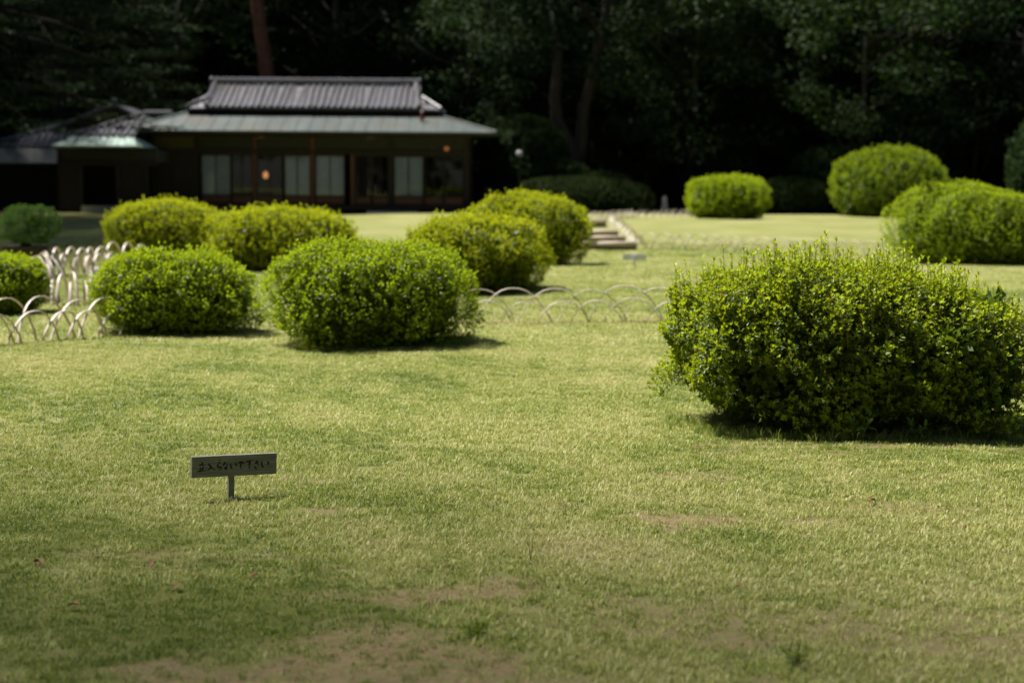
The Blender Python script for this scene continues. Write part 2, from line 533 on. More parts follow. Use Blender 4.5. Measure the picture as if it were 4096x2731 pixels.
def scatter():
    r = rng(5)
    X, Y, S, K, T = [], [], [], [], []
    def zone(y0, y1, dens, kind, s0, s1, keep):
        half = lambda y: 0.345 * y + 1.3
        n = int(dens * (y1 - y0) * (half(y0) + half(y1)))
        y = r.uniform(y0, y1, n)
        hx = half(y1)
        x = r.uniform(-hx, hx, n)
        ok = np.abs(x) < half(y)
        x, y = x[ok], y[ok]
        b, m, d = fields(x, y)
        k = r.uniform(0, 1, len(x)) < keep(x, y, b, m)
        x, y, b, m, d = x[k], y[k], b[k], m[k], d[k]
        X.append(x); Y.append(y)
        S.append(r.uniform(s0, s1, len(x)) * (1 - 0.35 * m) * (1 - 0.25 * b))
        K.append(r.integers(kind[0], kind[1], len(x)))
        T.append(np.clip(d + r.normal(0, 0.20, len(x)) - 0.30 * m + 0.12 * b, 0.02, 1.0))
    thin = lambda x, y, b, m: 1 - 0.72 * b
    zone(3.4, 9.0, 1050, (0, 10), 0.8, 1.35, thin)
    zone(9.0, 15.0, 680, (0, 10), 0.9, 1.35, thin)
    zone(15.0, 24.0, 120, (10, 14), 0.9, 1.4, lambda x, y, b, m: (1 - 0.7 * b))
    zone(24.0, 44.0, 34, (10, 14), 1.1, 1.7, lambda x, y, b, m: (1 - 0.7 * b) * np.clip((46 - y) / 12, 0.1, 1))
    # stray longer blades, and a fringe where the mower cannot reach under the big shrub
    zone(3.6, 9.6, 34, (14, 18), 0.35, 0.75, lambda x, y, b, m: np.clip(0.35 + 0.5 * W1(np.stack([x, y, 0 * x], 1)), 0.05, 1) * (1 - 0.5 * b))
    n = 300
    a = r.uniform(PI * 0.98, PI * 2.02, n)
    q = r.normal(0, 0.06, n)
    x = 2.2 + (1.12 + q) * np.cos(a)
    y = 10.38 + (0.88 + q) * np.sin(a)
    X.append(x); Y.append(y); S.append(r.uniform(0.4, 0.95, n)); K.append(r.integers(14, 18, n)); T.append(np.clip(r.normal(0.30, 0.12, n), 0, 1))
    x, y, s, k, t = map(np.concatenate, (X, Y, S, K, T))
    me = bpy.data.meshes.new('grass')
    me.vertices.add(len(x))
    me.vertices.foreach_set('co', np.stack([x, y, ground_z(x, y)], 1).astype(np.float32).ravel())
    for nme, val in (('size', s), ('tint', t), ('turn', r.uniform(0, 2 * PI, len(x)))):
        at = me.attributes.new(nme, 'FLOAT', 'POINT')
        at.data.foreach_set('value', val.astype(np.float32))
    at = me.attributes.new('pick', 'INT', 'POINT')
    at.data.foreach_set('value', k.astype(np.int32))
    o = link('grass', me, M['blade'])
    tag(o, 'short mown yellow green grass covering the lawn', 'grass', kind='stuff')
    nt = bpy.data.node_groups.new('scatter_tufts', 'GeometryNodeTree')
    nt.interface.new_socket('Geometry', in_out='INPUT', socket_type='NodeSocketGeometry')
    nt.interface.new_socket('Geometry', in_out='OUTPUT', socket_type='NodeSocketGeometry')
    gi, go = nt.nodes.new('NodeGroupInput'), nt.nodes.new('NodeGroupOutput')
    ci = nt.nodes.new('GeometryNodeCollectionInfo')
    ci.inputs['Collection'].default_value = tufts
    ci.inputs['Separate Children'].default_value = True
    ci.inputs['Reset Children'].default_value = True
    ip = nt.nodes.new('GeometryNodeInstanceOnPoints')
    ip.inputs['Pick Instance'].default_value = True
    def na(nm, typ):
        a = nt.nodes.new('GeometryNodeInputNamedAttribute')
        a.data_type = typ
        a.inputs['Name'].default_value = nm
        return a.outputs['Attribute']
    cx = nt.nodes.new('ShaderNodeCombineXYZ')
    e2r = nt.nodes.new('FunctionNodeEulerToRotation')
    L = nt.links.new
    L(gi.outputs[0], ip.inputs['Points'])
    L(ci.outputs[0], ip.inputs['Instance'])
    L(na('pick', 'INT'), ip.inputs['Instance Index'])
    L(na('turn', 'FLOAT'), cx.inputs[2])
    L(cx.outputs[0], e2r.inputs[0])
    L(e2r.outputs[0], ip.inputs['Rotation'])
    L(na('size', 'FLOAT'), ip.inputs['Scale'])
    L(ip.outputs[0], go.inputs[0])
    md = o.modifiers.new('scatter', 'NODES')
    md.node_group = nt
    return len(x)
scatter()

# ------------------------------------------------------------------ foliage builders
def leaves_mesh(name, base, d, side, nrm, ln, wd, age, rnd, hexa):
    n = len(base)
    ln, wd = ln[:, None], wd[:, None]
    if hexa:
        V = np.stack([base, base + d * ln * .38 + side * wd * .46 + nrm * wd * .16, base + d * ln * .74 + side * wd * .42 + nrm * wd * .12,
                      base + d * ln - nrm * ln * .10, base + d * ln * .74 - side * wd * .42 + nrm * wd * .12,
                      base + d * ln * .38 - side * wd * .46 + nrm * wd * .16], 1).reshape(-1, 3)
        b = np.arange(n)[:, None] * 6
        Fc = np.concatenate([b + np.array([0, 1, 2, 3]), b + np.array([3, 4, 5, 0])])
        k = 6
    else:
        V = np.stack([base, base + d * ln * .55 + side * wd * .5 + nrm * wd * .14, base + d * ln, base + d * ln * .55 - side * wd * .5 + nrm * wd * .14], 1).reshape(-1, 3)
        Fc = np.arange(n)[:, None] * 4 + np.array([0, 1, 2, 3])
        k = 4
    return np_mesh(name, V, Fc, False, {'age': np.repeat(age, k), 'rnd': np.repeat(rnd, k)})

def basis(ax):
    ref = np.where(np.abs(ax[:, 2:3]) < 0.9, np.array([[0, 0, 1.]]), np.array([[1., 0, 0]]))
    b1 = unit(np.cross(ax, ref))
    return b1, np.cross(ax, b1)

def sprig_leaves(r, P, ax, L, K, tip, lsize, age_gain=1.0):
    """leaves of many sprigs at once: P roots, ax directions, L lengths; the last `tip` leaves form the rosette"""
    S = len(P)
    b1, b2 = basis(ax)
    kk = np.arange(K)
    t = np.where(kk >= K - tip, 1.0, 0.10 + 0.85 * kk / max(K - tip, 1))
    t = np.clip(t[None, :] + r.normal(0, 0.04, (S, K)), 0, 1.02)
    az = (kk * 2.4)[None, :] + r.uniform(0, 2 * PI, (S, 1)) + r.normal(0, 0.25, (S, K))
    el = np.where(kk >= K - tip, 0.55, 1.15)[None, :] + r.normal(0, 0.22, (S, K))
    base = P[:, None, :] + ax[:, None, :] * (t * L[:, None])[..., None]
    rad = b1[:, None, :] * np.cos(az)[..., None] + b2[:, None, :] * np.sin(az)[..., None]
    d = ax[:, None, :] * np.cos(el)[..., None] + rad * np.sin(el)[..., None]
    d[..., 2] += 0.10
    d = unit(d)
    side = unit(np.cross(d, ax[:, None, :] + 0.01))
    nrm = unit(np.cross(side, d))
    nrm *= np.sign((nrm * ax[:, None, :]).sum(-1, keepdims=True) + 1e-6)
    ln = lsize * r.uniform(0.7, 1.2, (S, K)) * np.where(kk >= K - tip, 0.92, 1.0)
    age = np.clip((np.where(kk >= K - tip, 0.95, 0.16 + 0.55 * (kk / K))[None, :] + r.normal(0, 0.10, (S, K))) * age_gain, 0, 1)
    f = lambda q: q.reshape(-1, q.shape[-1])
    return f(base), f(d), f(side), f(nrm), ln.ravel(), age.ravel()

def dome_points(r, n, hw, hd, zc, up, lo, p, lump, zmin=None):
    out_p, out_n = [], []
    tot = 0
    semi = lambda u: np.stack([np.full(len(u), hw), np.full(len(u), hd), np.where(u[:, 2] > 0, up, lo)], 1)
    n1, n2, n3 = waves(int(r.integers(1e6)), 9, 2.6 / max(hw, 0.6)), waves(int(r.integers(1e6)), 9, 7.0 / max(hw, 0.6)), waves(int(r.integers(1e6)), 9, 15.0 / max(hw, 0.6))
    while tot < n:
        u = unit(r.normal(size=(n * 3, 3)))
        s = semi(u)
        rad = (np.abs(u / s) ** p).sum(1) ** (-1 / p)
        q = u * rad[:, None]
        nr = unit(np.sign(q) * np.abs(q / s) ** (p - 1) / s)
        area = rad ** 2 / np.maximum((nr * u).sum(1), 0.15)
        keep = r.uniform(0, area.max(), len(u)) < area
        q, nr = q[keep], nr[keep]
        g = 1 + lump * (0.60 * n1(q) + 0.55 * n2(q) + 0.45 * n3(q))
        q = q * g[:, None]
        q[:, 2] += zc
        if zmin is not None:
            k = q[:, 2] > zmin
            q, nr = q[k], nr[k]
        out_p.append(q); out_n.append(nr)
        tot += len(q)
    return np.concatenate(out_p)[:n], np.concatenate(out_n)[:n]

def make_shrub(name, label, cat, loc, hw, hd, top, mat, seed, sprigs, K=9, tip=5, lsize=0.028, L=0.06, waist=0.46, p=2.5, lump=0.05,
               hexa=False, shoots=0, shoot_len=(0.08, 0.18), gap=0.05, rz=0.0, group=None, stems=7, inner=0.3, hole=None, cut=0.82):
    r = rng(seed)
    t = thing(name, label, cat, (loc[0], loc[1], gz(loc[0], loc[1])), rz, group)
    zc = top * waist
    up, lo = top - zc - L * 0.6, (zc - gap) / cut
    P, nr = dome_points(r, sprigs, hw - L * .5, hd - L * .5, zc, up, lo, p, lump, gap)
    upv = np.array([0, 0, 1.])
    ax = unit(nr * 0.75 + upv * (0.55 + 0.35 * (nr[:, 2:3] > 0)) + r.normal(0, 0.22, P.shape))
    if hole is None:                      # clipped too deep here and there: the dark heart shows
        w_ = waves(seed + 900, 10, 5.5 / max(hw, .6))
        k = (w_(P) < 1.25) | (r.uniform(0, 1, len(P)) < 0.25)
        P, ax, nr = P[k], ax[k], nr[k]
    else:
        k = hole(P)
        P, ax, nr = P[k], ax[k], nr[k]
    Ls = L * r.uniform(0.6, 1.35, len(P))
    parts = [sprig_leaves(r, P - ax * (Ls * 0.55)[:, None], ax, Ls, K, tip, lsize)]
    # older leaves further in
    ni = int(sprigs * inner)
    if ni:
        Pi, ni_ = dome_points(r, ni, hw * .9, hd * .9, zc, up * .9, lo * .9, p, lump, gap)
        Pi = Pi * 1.0
        sc = r.uniform(0.72, 0.93, (len(Pi), 1))
        Pi = np.concatenate([Pi[:, :2] * sc, (Pi[:, 2:3] - zc) * sc + zc], 1)
        if hole is not None:
            k = hole(Pi)
            Pi, ni_ = Pi[k], ni_[k]
        axi = unit(ni_ + r.normal(0, 0.5, Pi.shape))
        parts.append(sprig_leaves(r, Pi, axi, np.full(len(Pi), L), max(K - 2, 4), 2, lsize * 1.05, 0.35))
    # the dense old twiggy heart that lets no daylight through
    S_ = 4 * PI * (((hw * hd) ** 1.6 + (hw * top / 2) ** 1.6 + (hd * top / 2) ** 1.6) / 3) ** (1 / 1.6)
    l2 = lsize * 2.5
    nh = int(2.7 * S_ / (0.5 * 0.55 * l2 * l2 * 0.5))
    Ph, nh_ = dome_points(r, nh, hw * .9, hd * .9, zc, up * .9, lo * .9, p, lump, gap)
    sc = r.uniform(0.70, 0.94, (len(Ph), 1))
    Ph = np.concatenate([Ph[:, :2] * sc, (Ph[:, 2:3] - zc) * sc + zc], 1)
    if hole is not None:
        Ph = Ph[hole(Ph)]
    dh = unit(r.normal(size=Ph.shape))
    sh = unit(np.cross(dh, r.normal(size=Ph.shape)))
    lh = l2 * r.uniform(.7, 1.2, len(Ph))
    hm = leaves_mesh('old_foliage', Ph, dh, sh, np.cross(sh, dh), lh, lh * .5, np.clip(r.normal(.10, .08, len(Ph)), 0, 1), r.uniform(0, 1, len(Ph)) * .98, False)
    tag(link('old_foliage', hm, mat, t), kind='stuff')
    mb = MB()
    if shoots:
        k = np.where((nr[:, 2] > 0.25))[0]
        k = r.choice(k, min(shoots, len(k)), replace=False)
        Psh = P[k]
        axs = unit(np.array([[0, 0, 1.]]) + nr[k] * 0.18 + r.normal(0, 0.10, Psh.shape))
        Lsh = r.uniform(shoot_len[0], shoot_len[1], len(k)) * (0.6 + 0.4 * r.uniform(0, 1, len(k)) ** 2)
        parts.append(sprig_leaves(r, Psh, axs, Lsh, 13 if hexa else 9, 6, lsize * 1.05, 1.25))
        sm = MB()
        for a, b, l in zip(Psh, axs, Lsh):
            sm.tube([a - b * 0.06, a + b * l * 0.5 + r.normal(0, 0.004, 3), a + b * l], [0.0026, 0.0019, 0.0012], 3, False)
        tag(sm.build('shoots', M['shoot'], t), kind='stuff')
    base, d, side, nrm, ln, age = [np.concatenate(q) for q in zip(*parts)]
    fo = link('foliage', leaves_mesh('foliage', base, d, side, nrm, ln, ln * r.uniform(0.36, 0.50, len(ln)), age, r.uniform(0, 1, len(ln)), hexa), mat, t)
    tag(fo, kind='stuff')
    for i in range(stems):
        a = 2 * PI * (i + r.uniform(0, .8)) / stems
        q = r.uniform(0.35, 0.75)
        b0 = np.array([hw * .40 * math.cos(a) * r.uniform(.5, 1), hd * .40 * math.sin(a) * r.uniform(.5, 1), -0.03])
        e = np.array([hw * q * math.cos(a + r.normal(0, .2)), hd * q * math.sin(a), top * r.uniform(0.6, 0.8)])
        m1 = b0 * .6 + e * .4 + np.array([r.normal(0, .05), r.normal(0, .05), 0.06])
        R0 = 0.018 * max(top, 0.8)
        mb.tube([b0, (b0 + m1) / 2, m1, (m1 + e) / 2 + r.normal(0, .02, 3), e], [R0 * 1.25, R0, R0 * .8, R0 * .55, R0 * .3], 6)
    tag(mb.build('branches', M['twig'], t, True), kind='stuff')
    return t

# ------------------------------------------------------------------ the azaleas on the lawn
def near_gap(P):      # daylight under the skirt at both lower ends of the big shrub, and dark pockets in its face
    n = waves(77, 10, 5.0)(P)
    low = P[:, 2] < 0.09 + 0.09 * n
    ends = (np.abs(P[:, 0]) > 0.85) & (P[:, 2] < 0.14 + 0.11 * n)
    pocket = (waves(78, 10, 4.2)(P) > 1.05) & (P[:, 2] < 0.75) & (np.abs(P[:, 0]) < 0.8)
    stray = (P[:, 0] < -1.20) & (P[:, 2] < 0.48)
    return ~(low | ends | pocket | stray)

make_shrub('azalea_shrub', 'large loosely clipped azalea with upright young shoots and bare stems showing under its skirt', 'shrub',
           (2.20, 10.34), 1.25, 0.93, 1.02, M['azalea'], 1, 6600, K=13, tip=6, lsize=0.031, L=0.10, waist=0.50, p=2.8, cut=0.70, lump=0.10,
           hexa=True, shoots=800, shoot_len=(0.05, 0.27), gap=0.06, stems=15, inner=0.35, hole=near_gap)
make_shrub('azalea_shrub', 'rounded azalea mound beside the hoop fence, its short shadow lying on open lawn', 'shrub',
           (-1.37, 15.15), 0.94, 0.84, 0.96, M['azalea_far'], 2, 5600, K=9, tip=6, lsize=0.032, L=0.085, waist=0.50, p=2.5, lump=0.11, shoots=420, shoot_len=(0.05, 0.15), gap=0.02)
make_shrub('azalea_shrub', 'azalea mound growing against the near corner of the bamboo hoop fence', 'shrub',
           (-3.54, 16.35), 0.84, 0.74, 0.84, M['azalea_far'], 3, 4600, K=8, tip=5, lsize=0.034, L=0.085, waist=0.52, lump=0.115, shoots=340, shoot_len=(0.05, 0.15), gap=0.04)
make_shrub('azalea_shrub', 'small dark azalea in front of the potted pine, inside the hoop fence', 'shrub',
           (-6.06, 18.4), 0.56, 0.55, 0.70, M['azalea_far'], 4, 3000, K=8, tip=5, lsize=0.034, L=0.08, waist=0.55, lump=0.05, shoots=30, gap=0.03)
make_shrub('azalea_shrub', 'golden green azalea dome just behind the mound with the short shadow', 'shrub',
           (-0.56, 22.6), 1.03, 0.9, 1.05, M['azalea_gold'], 5, 4400, K=8, tip=6, lsize=0.040, L=0.09, waist=0.52, lump=0.09, shoots=260, gap=0.0)
make_shrub('azalea_shrub', 'tall twin-humped golden azalea beside the log steps', 'shrub',
           (0.30, 30.7), 1.26, 1.05, 1.38, M['azalea_gold'], 6, 4600, K=7, tip=5, lsize=0.048, L=0.10, waist=0.56, p=2.3, lump=0.11, shoots=200, gap=0.0)
make_shrub('azalea_shrub', 'wide flat-topped azalea mound on the lawn before the glazed veranda', 'shrub',
           (-4.06, 28.0), 1.30, 1.05, 1.11, M['azalea_gold'], 7, 4800, K=7, tip=5, lsize=0.046, L=0.10, waist=0.50, p=2.8, lump=0.085, shoots=280, gap=0.0)
make_shrub('azalea_shrub', 'round azalea mound on the lawn before the boarded end of the house', 'shrub',
           (-7.11, 32.1), 1.20, 1.0, 1.15, M['azalea_gold'], 8, 4400, K=7, tip=5, lsize=0.048, L=0.10, waist=0.50, lump=0.08, shoots=260, gap=0.0)
make_shrub('azalea_shrub', 'small bright azalea standing alone on the far lawn near the wood', 'shrub',
           (9.03, 66.4), 1.76, 1.5, 1.80, M['azalea_far'], 9, 3600, K=6, tip=5, lsize=0.085, L=0.16, waist=0.55, lump=0.10, shoots=120, shoot_len=(.1, .25), gap=0.02)
make_shrub('azalea_shrub', 'biggest clipped shrub, a tall deep green dome at the edge of the wood', 'shrub',
           (17.5, 72.6), 2.78, 2.4, 3.25, M['azalea_deep'], 10, 4600, K=6, tip=4, lsize=0.11, L=0.20, waist=0.42, p=2.2, lump=0.07, shoots=180, shoot_len=(.12, .3), gap=0.0)
make_shrub('azalea_shrub', 'broad domed azalea at the end of the far hoop fence', 'shrub',
           (9.12, 31.2), 1.64, 1.3, 1.55, M['azalea_far'], 11, 6000, K=7, tip=5, lsize=0.044, L=0.09, waist=0.40, p=2.25, lump=0.065, shoots=320, shoot_len=(.05, .12), gap=0.0)
make_shrub('clipped_hedge', 'long low clipped hedge, dull dark green, along the edge of the wood', 'hedge',
           (3.2, 75.8), 3.75, 1.9, 1.72, M['box'], 12, 3000, K=5, tip=3, lsize=0.09, L=0.12, waist=0.35, p=2.3, lump=0.02, gap=0.0)
make_shrub('clipped_hedge', 'low dark bush in the shade between the lone far azalea and the big dome', 'bush',
           (13.4, 76.5), 1.9, 1.4, 1.75, M['box'], 13, 1800, K=6, tip=3, lsize=0.10, L=0.14, waist=0.45, lump=0.06, gap=0.0)
make_shrub('laurel_bush', 'dark leafy laurel bush crowding behind the biggest clipped dome', 'bush',
           (16.2, 78.6), 2.6, 1.8, 3.5, M['broad'], 14, 1900, K=7, tip=3, lsize=0.15, L=0.24, waist=0.5, lump=0.10, gap=0.0)
make_shrub('camellia_bush', 'tall round camellia bush at the corner of the house', 'bush',
           (0.6, 79.2), 2.1, 1.9, 4.7, M['broad'], 15, 2400, K=7, tip=3, lsize=0.14, L=0.22, waist=0.55, lump=0.09, gap=0.1)
make_shrub('hydrangea_bush', 'loose pale hydrangea bush behind the long hedge, beside the globe lamp', 'bush',
           (2.0, 78.3), 1.9, 1.2, 2.5, M['maple'], 16, 1100, K=7, tip=3, lsize=0.17, L=0.22, waist=0.6, lump=0.12, gap=0.1)
make_shrub('hydrangea_bush', 'low hydrangea bush at the foot of the forked tree', 'bush',
           (4.6, 78.4), 1.4, 1.0, 1.95, M['maple'], 17, 800, K=7, tip=3, lsize=0.17, L=0.22, waist=0.6, lump=0.12, gap=0.1)
make_shrub('laurel_bush', 'grey green leafy bush at the edge of the wood beyond the broad domed azalea', 'bush',
           (25.2, 73.5), 2.0, 1.8, 4.6, M['maple'], 18, 1500, K=7, tip=3, lsize=0.15, L=0.24, waist=0.55, lump=0.12, gap=0.1)

# ------------------------------------------------------------------ bamboo hoop fences
def hoop_mesh(w, h, lean, seed):
    r = random.Random(seed)
    m = MB()
    n = 15
    pts, rows = [], []
    skew = r.uniform(-0.06, 0.06)
    for i in range(n):
        q = 2 * i / (n - 1) - 1
        x = math.copysign(abs(q) ** 0.92, q) * w / 2
        z = h * (1 - abs(q) ** 2.15) - 0.06 * (i in (0, n - 1))
        pts.append((x + skew * z, lean * z, z))
    P = [Vector(p) for p in pts]
    for i, p in enumerate(P):           # split cane: a flat strip, wide across the fence line
        t = (P[min(i + 1, n - 1)] - P[max(i - 1, 0)]).normalized()
        s = Vector((0, 1, 0))
        o = t.cross(s).normalized()
        hwid, th = 0.0150, 0.0070
        rows.append([p + s * hwid, p + s * hwid * .5 - o * th, p - s * hwid * .5 - o * th, p - s * hwid, p - s * hwid * .4 + o * th * .6, p + s * hwid * .4 + o * th * .6])
    for row in rows: m.v += [tuple(q) for q in row]
    for i in range(n - 1):
        for k in range(6):
            k2 = (k + 1) % 6
            m.f.append((i * 6 + k, i * 6 + k2, (i + 1) * 6 + k2, (i + 1) * 6 + k))
    return m.mesh('hoop', True)

TALL = [hoop_mesh(0.78 + 0.03 * i, 0.36 + 0.015 * i, 0.02 * (i - 1), i) for i in range(4)]
LOW = [hoop_mesh(0.60 + 0.03 * i, 0.255 + 0.012 * i, -0.02 * (i - 1), 10 + i) for i in range(4)]
for m in TALL + LOW: m.materials.append(M['bamboo'])

def hoop_fence(label, pts, step=0.36, seed=0, twist=0.0, tall=1.0, group='bamboo hoop fences edging the path'):
    r = random.Random(seed)
    P = [Vector((p[0], p[1], 0)) for p in pts]
    seg = [(P[i + 1] - P[i]).length for i in range(len(P) - 1)]
    T = sum(seg)
    root = thing('hoop_fence', label, 'fence', (P[0].x, P[0].y, gz(P[0].x, P[0].y)), 0, group)
    s = 0.0
    i = 0
    while s <= T + 0.01:
        q, j = s, 0
        while j < len(seg) - 1 and q > seg[j]:
            q -= seg[j]; j += 1
        d = (P[j + 1] - P[j]).normalized()
        p = P[j] + d * q
        nrm = Vector((-d.y, d.x, 0))
        ang = math.atan2(d.y, d.x)
        for kind, off in ((TALL, 0.05), (LOW, -0.05)):
            w = p + nrm * off + d * (r.uniform(-.06, .06) + (0.12 if kind is LOW else 0))
            o = link('tall_hoop' if kind is TALL else 'low_hoop', r.choice(kind), None, root)
            o.location = (w.x - P[0].x, w.y - P[0].y, gz(w.x, w.y) - root.location.z - r.uniform(0, 0.03))
            o.rotation_euler = (r.uniform(-.10, .10), r.uniform(-.04, .04), ang + twist + r.uniform(-.12, .12))
            o.scale = (1.0, 1.0 + (tall - 1) * 1.5, tall)
        s += step * r.uniform(0.9, 1.12)
        i += 1
    return root

hoop_fence('bamboo hoop fence curving past the azalea mound at the lawn corner', [(-5.6, 14.0), (-4.94, 14.6), (-4.25, 15.55), (-3.6, 16.3)], 0.37, 1, twist=.15, tall=1.12)
hoop_fence('short stretch of bamboo hoops showing between two azalea mounds', [(-2.75, 17.0), (-2.2, 17.15)], 0.34, 2)
hoop_fence('thin bamboo hoop fence between the shadowed azalea mound and the big loose shrub', [(-0.75, 17.35), (0.6, 17.35), (2.0, 17.2)], 0.37, 3)
hoop_fence('bamboo hoop fence across the path, running behind the corner azalea mound', [(-6.15, 20.3), (-5.7, 19.75), (-4.95, 19.2)], 0.27, 4, twist=-.55, tall=1.15)
hoop_fence('bamboo hoop fence leading away beside the potted pine', [(-6.3, 20.6), (-7.0, 23.0), (-7.45, 25.4)], 0.60, 5, twist=.5, tall=1.15)
hoop_fence('bamboo hoop fence before the flat pale stone', [(-7.55, 26.0), (-7.15, 27.0), (-6.55, 28.0)], 0.30, 6, twist=.35, tall=1.3)
hoop_fence('bamboo hoop fence climbing beside the log steps', [(3.11, 38.3), (3.35, 46.0), (3.72, 58.5)], 2.1, 7, twist=-.5)
hoop_fence('bamboo hoop fence running from the log steps to the broad domed azalea', [(3.3, 38.1), (5.2, 36.2), (8.2, 33.8)], 0.37, 8)
hoop_fence('far bamboo hoop fence between the log steps and the lone far azalea', [(3.2, 62.0), (5.2, 67.0), (8.0, 70.5)], 0.55, 9)

# ------------------------------------------------------------------ log steps of the path
for i, (x0, x1, y, z) in enumerate([(1.05, 3.0, 37.9, 0.0), (1.0, 2.95, 41.0, 0.03), (1.2, 3.0, 44.6, 0.06), (1.5, 3.25, 54.5, 0.10)]):
    st = thing('log_step', ['pale log step lowest in the path, before the broad hoop fence', 'second log step up the garden path',
                            'third log step up the garden path', 'last log step, farthest up the garden path'][i], 'step', ((x0 + x1) / 2, y, 0), 0, 'log steps up the garden path')
    hl = (x1 - x0) / 2
    for j in range(2):
        a, b = (-hl, hl * 0.02) if j == 0 else (hl * 0.05, hl)
        MB().tube([(a, 0, .07 + z), ((a + b) / 2, .01, .075 + z), (b, 0, .07 + z)], [0.06, 0.064, 0.058], 10).build('log', M['steplog'], st, True)
    MB().box(-hl, hl, 0.02, 1.6, -0.1, 0.055 + z).build('tread', M['treadsoil'], st)

# ------------------------------------------------------------------ the notice on the lawn
def ribbon(m, pts, w, y):
    P = [Vector((p[0], p[1])) for p in pts]
    if len(P) == 2: P = [P[0], (P[0] + P[1]) / 2, P[1]]
    Q = []                                   # resample for a rounder brush stroke
    for i in range(len(P) - 1):
        for t in (0, .34, .67): Q.append(P[i].lerp(P[i + 1], t))
    Q.append(P[-1])
    n = len(Q)
    b = len(m.v)
    for i, q in enumerate(Q):
        t = (Q[min(i + 1, n - 1)] - Q[max(i - 1, 0)])
        t = t.normalized() if t.length else Vector((1, 0))
        s = Vector((-t.y, t.x))
        f = i / (n - 1)
        hw = w * (0.62 + 0.38 * math.sin(PI * min(1, f * 1.25 + 0.1))) * (1.0 if f < 0.8 else 1.0 - 0.55 * (f - 0.8) / 0.2)
        m.v += [(q.x + s.x * hw, y, q.y + s.y * hw), (q.x - s.x * hw, y, q.y - s.y * hw)]
    for i in range(n - 1):
        k = b + 2 * i
        m.f.append((k, k + 1, k + 3, k + 2))

STROKES = [  # brush strokes of the notice, one list per character
    [[(520, 380), (540, 398), (538, 418)], [(472, 446), (528, 431), (582, 426)], [(490, 488), (515, 538)], [(566, 470), (545, 515), (525, 548)], [(444, 570), (530, 554), (622, 560)]],
    [[(652, 412), (690, 448), (735, 512), (808, 552)], [(716, 478), (680, 528), (634, 556)]],
    [[(862, 380), (890, 400), (872, 412)], [(858, 420), (842, 465), (846, 496)], [(846, 496), (895, 480), (924, 500), (905, 532), (848, 556)]],
    [[(950, 436), (985, 418), (1022, 410)], [(986, 376), (988, 418), (950, 470)], [(1032, 420), (1060, 440)], [(1022, 455), (1032, 490), (1010, 545)], [(1040, 505), (985, 502), (1004, 528), (1050, 505)]],
    [[(1108, 408), (1112, 468), (1134, 520), (1142, 492)], [(1200, 408), (1228, 440), (1226, 474)]],
    [[(1264, 406), (1325, 386), (1378, 376)], [(1352, 384), (1314, 432), (1312, 486), (1342, 534)], [(1366, 402), (1380, 424)], [(1388, 396), (1398, 414)]],
    [[(1420, 386), (1490, 370), (1556, 360)], [(1494, 372), (1488, 460), (1492, 548)], [(1506, 408), (1532, 432)]],
    [[(1598, 412), (1648, 402), (1690, 380)], [(1632, 360), (1655, 410), (1690, 456)], [(1602, 478), (1622, 514), (1662, 532)]],
    [[(1744, 374), (1750, 440), (1778, 514), (1784, 478)], [(1862, 380), (1894, 406), (1872, 440), (1896, 446)]]]

sg = thing('notice_board', 'small weathered wooden notice with black brush lettering on a short stake', 'sign', (-1.41, 7.74, gz(-1.41, 7.74)), math.radians(27))
sg.rotation_euler = (0.0, math.radians(1.6), math.radians(27))
BW, B0, B1 = 0.437, 0.118, 0.224
board = MB().box(-BW * .475, BW * .525, -0.030, 0.0, B0, B1).build('board', M['sign'], sg, bevel=0.0025)
m = MB()
for ch in STROKES:
    for st in ch:
        pts = []
        for (zx, zy) in st:
            u = (zx - 330) / 1732.0
            yb = 715 - 80 * u
            v = (yb - zy) / (447 - 24 * u)
            pts.append((-BW * .475 + u * BW, B0 + v * (B1 - B0)))
        ribbon(m, pts, 0.0040, -0.0312)
m.build('lettering', M['ink'], board)
MB().box(-0.014, 0.016, -0.012 + 0.0, 0.018, -0.08, B0 + 0.001).build('stake', M['sign'], sg, bevel=0.002)

s2 = thing('notice_board', 'small silvery notice board seen from behind, its stake across the back', 'sign', (2.32, 29.7, gz(2.32, 29.7)), math.radians(-3))
MB().box(-0.225, 0.215, 0.0, 0.022, 0.115, 0.232).build('board', M['signback'], s2, bevel=0.002)
MB().box(-0.022, 0.018, -0.030, -0.001, -0.06, 0.215).build('stake', M['signback'], s2, bevel=0.002)

# ------------------------------------------------------------------ potted pine on its stand
bp = thing('potted_pine', 'domed dwarf pine growing in a brown rectangular pot on a low dark stand', 'bonsai', (-7.75, 25.0, gz(-7.75, 25.0)), math.radians(8))
st = MB().box(-0.40, 0.40, -0.28, 0.28, 0.18, 0.24).build('stand', M['iron'], bp)
for sx in (-1, 1):
    for sy in (-1, 1):
        MB().box(sx * .34 - .04, sx * .34 + .04, sy * .22 - .04, sy * .22 + .04, -0.05, .179).build('leg', M['iron'], bp)
pm = MB()
prof = [(0.29, 0.242), (0.31, 0.28), (0.33, 0.42), (0.335, 0.43), (0.365, 0.435), (0.365, 0.475), (0.335, 0.475), (0.325, 0.44)]
for i, (a, z) in enumerate(prof):
    k = 0.68
    pm.v += [(-a, -a * k, z), (a, -a * k, z), (a, a * k, z), (-a, a * k, z)]
for i in range(len(prof) - 1):
    for q in range(4):
        q2 = (q + 1) % 4
        pm.f.append((i * 4 + q, i * 4 + q2, i * 4 + 4 + q2, i * 4 + 4 + q))
pm.f.append((3, 2, 1, 0)); pm.f.append((28, 29, 30, 31))
pm.build('pot', M['pot'], bp, bevel=0.008)
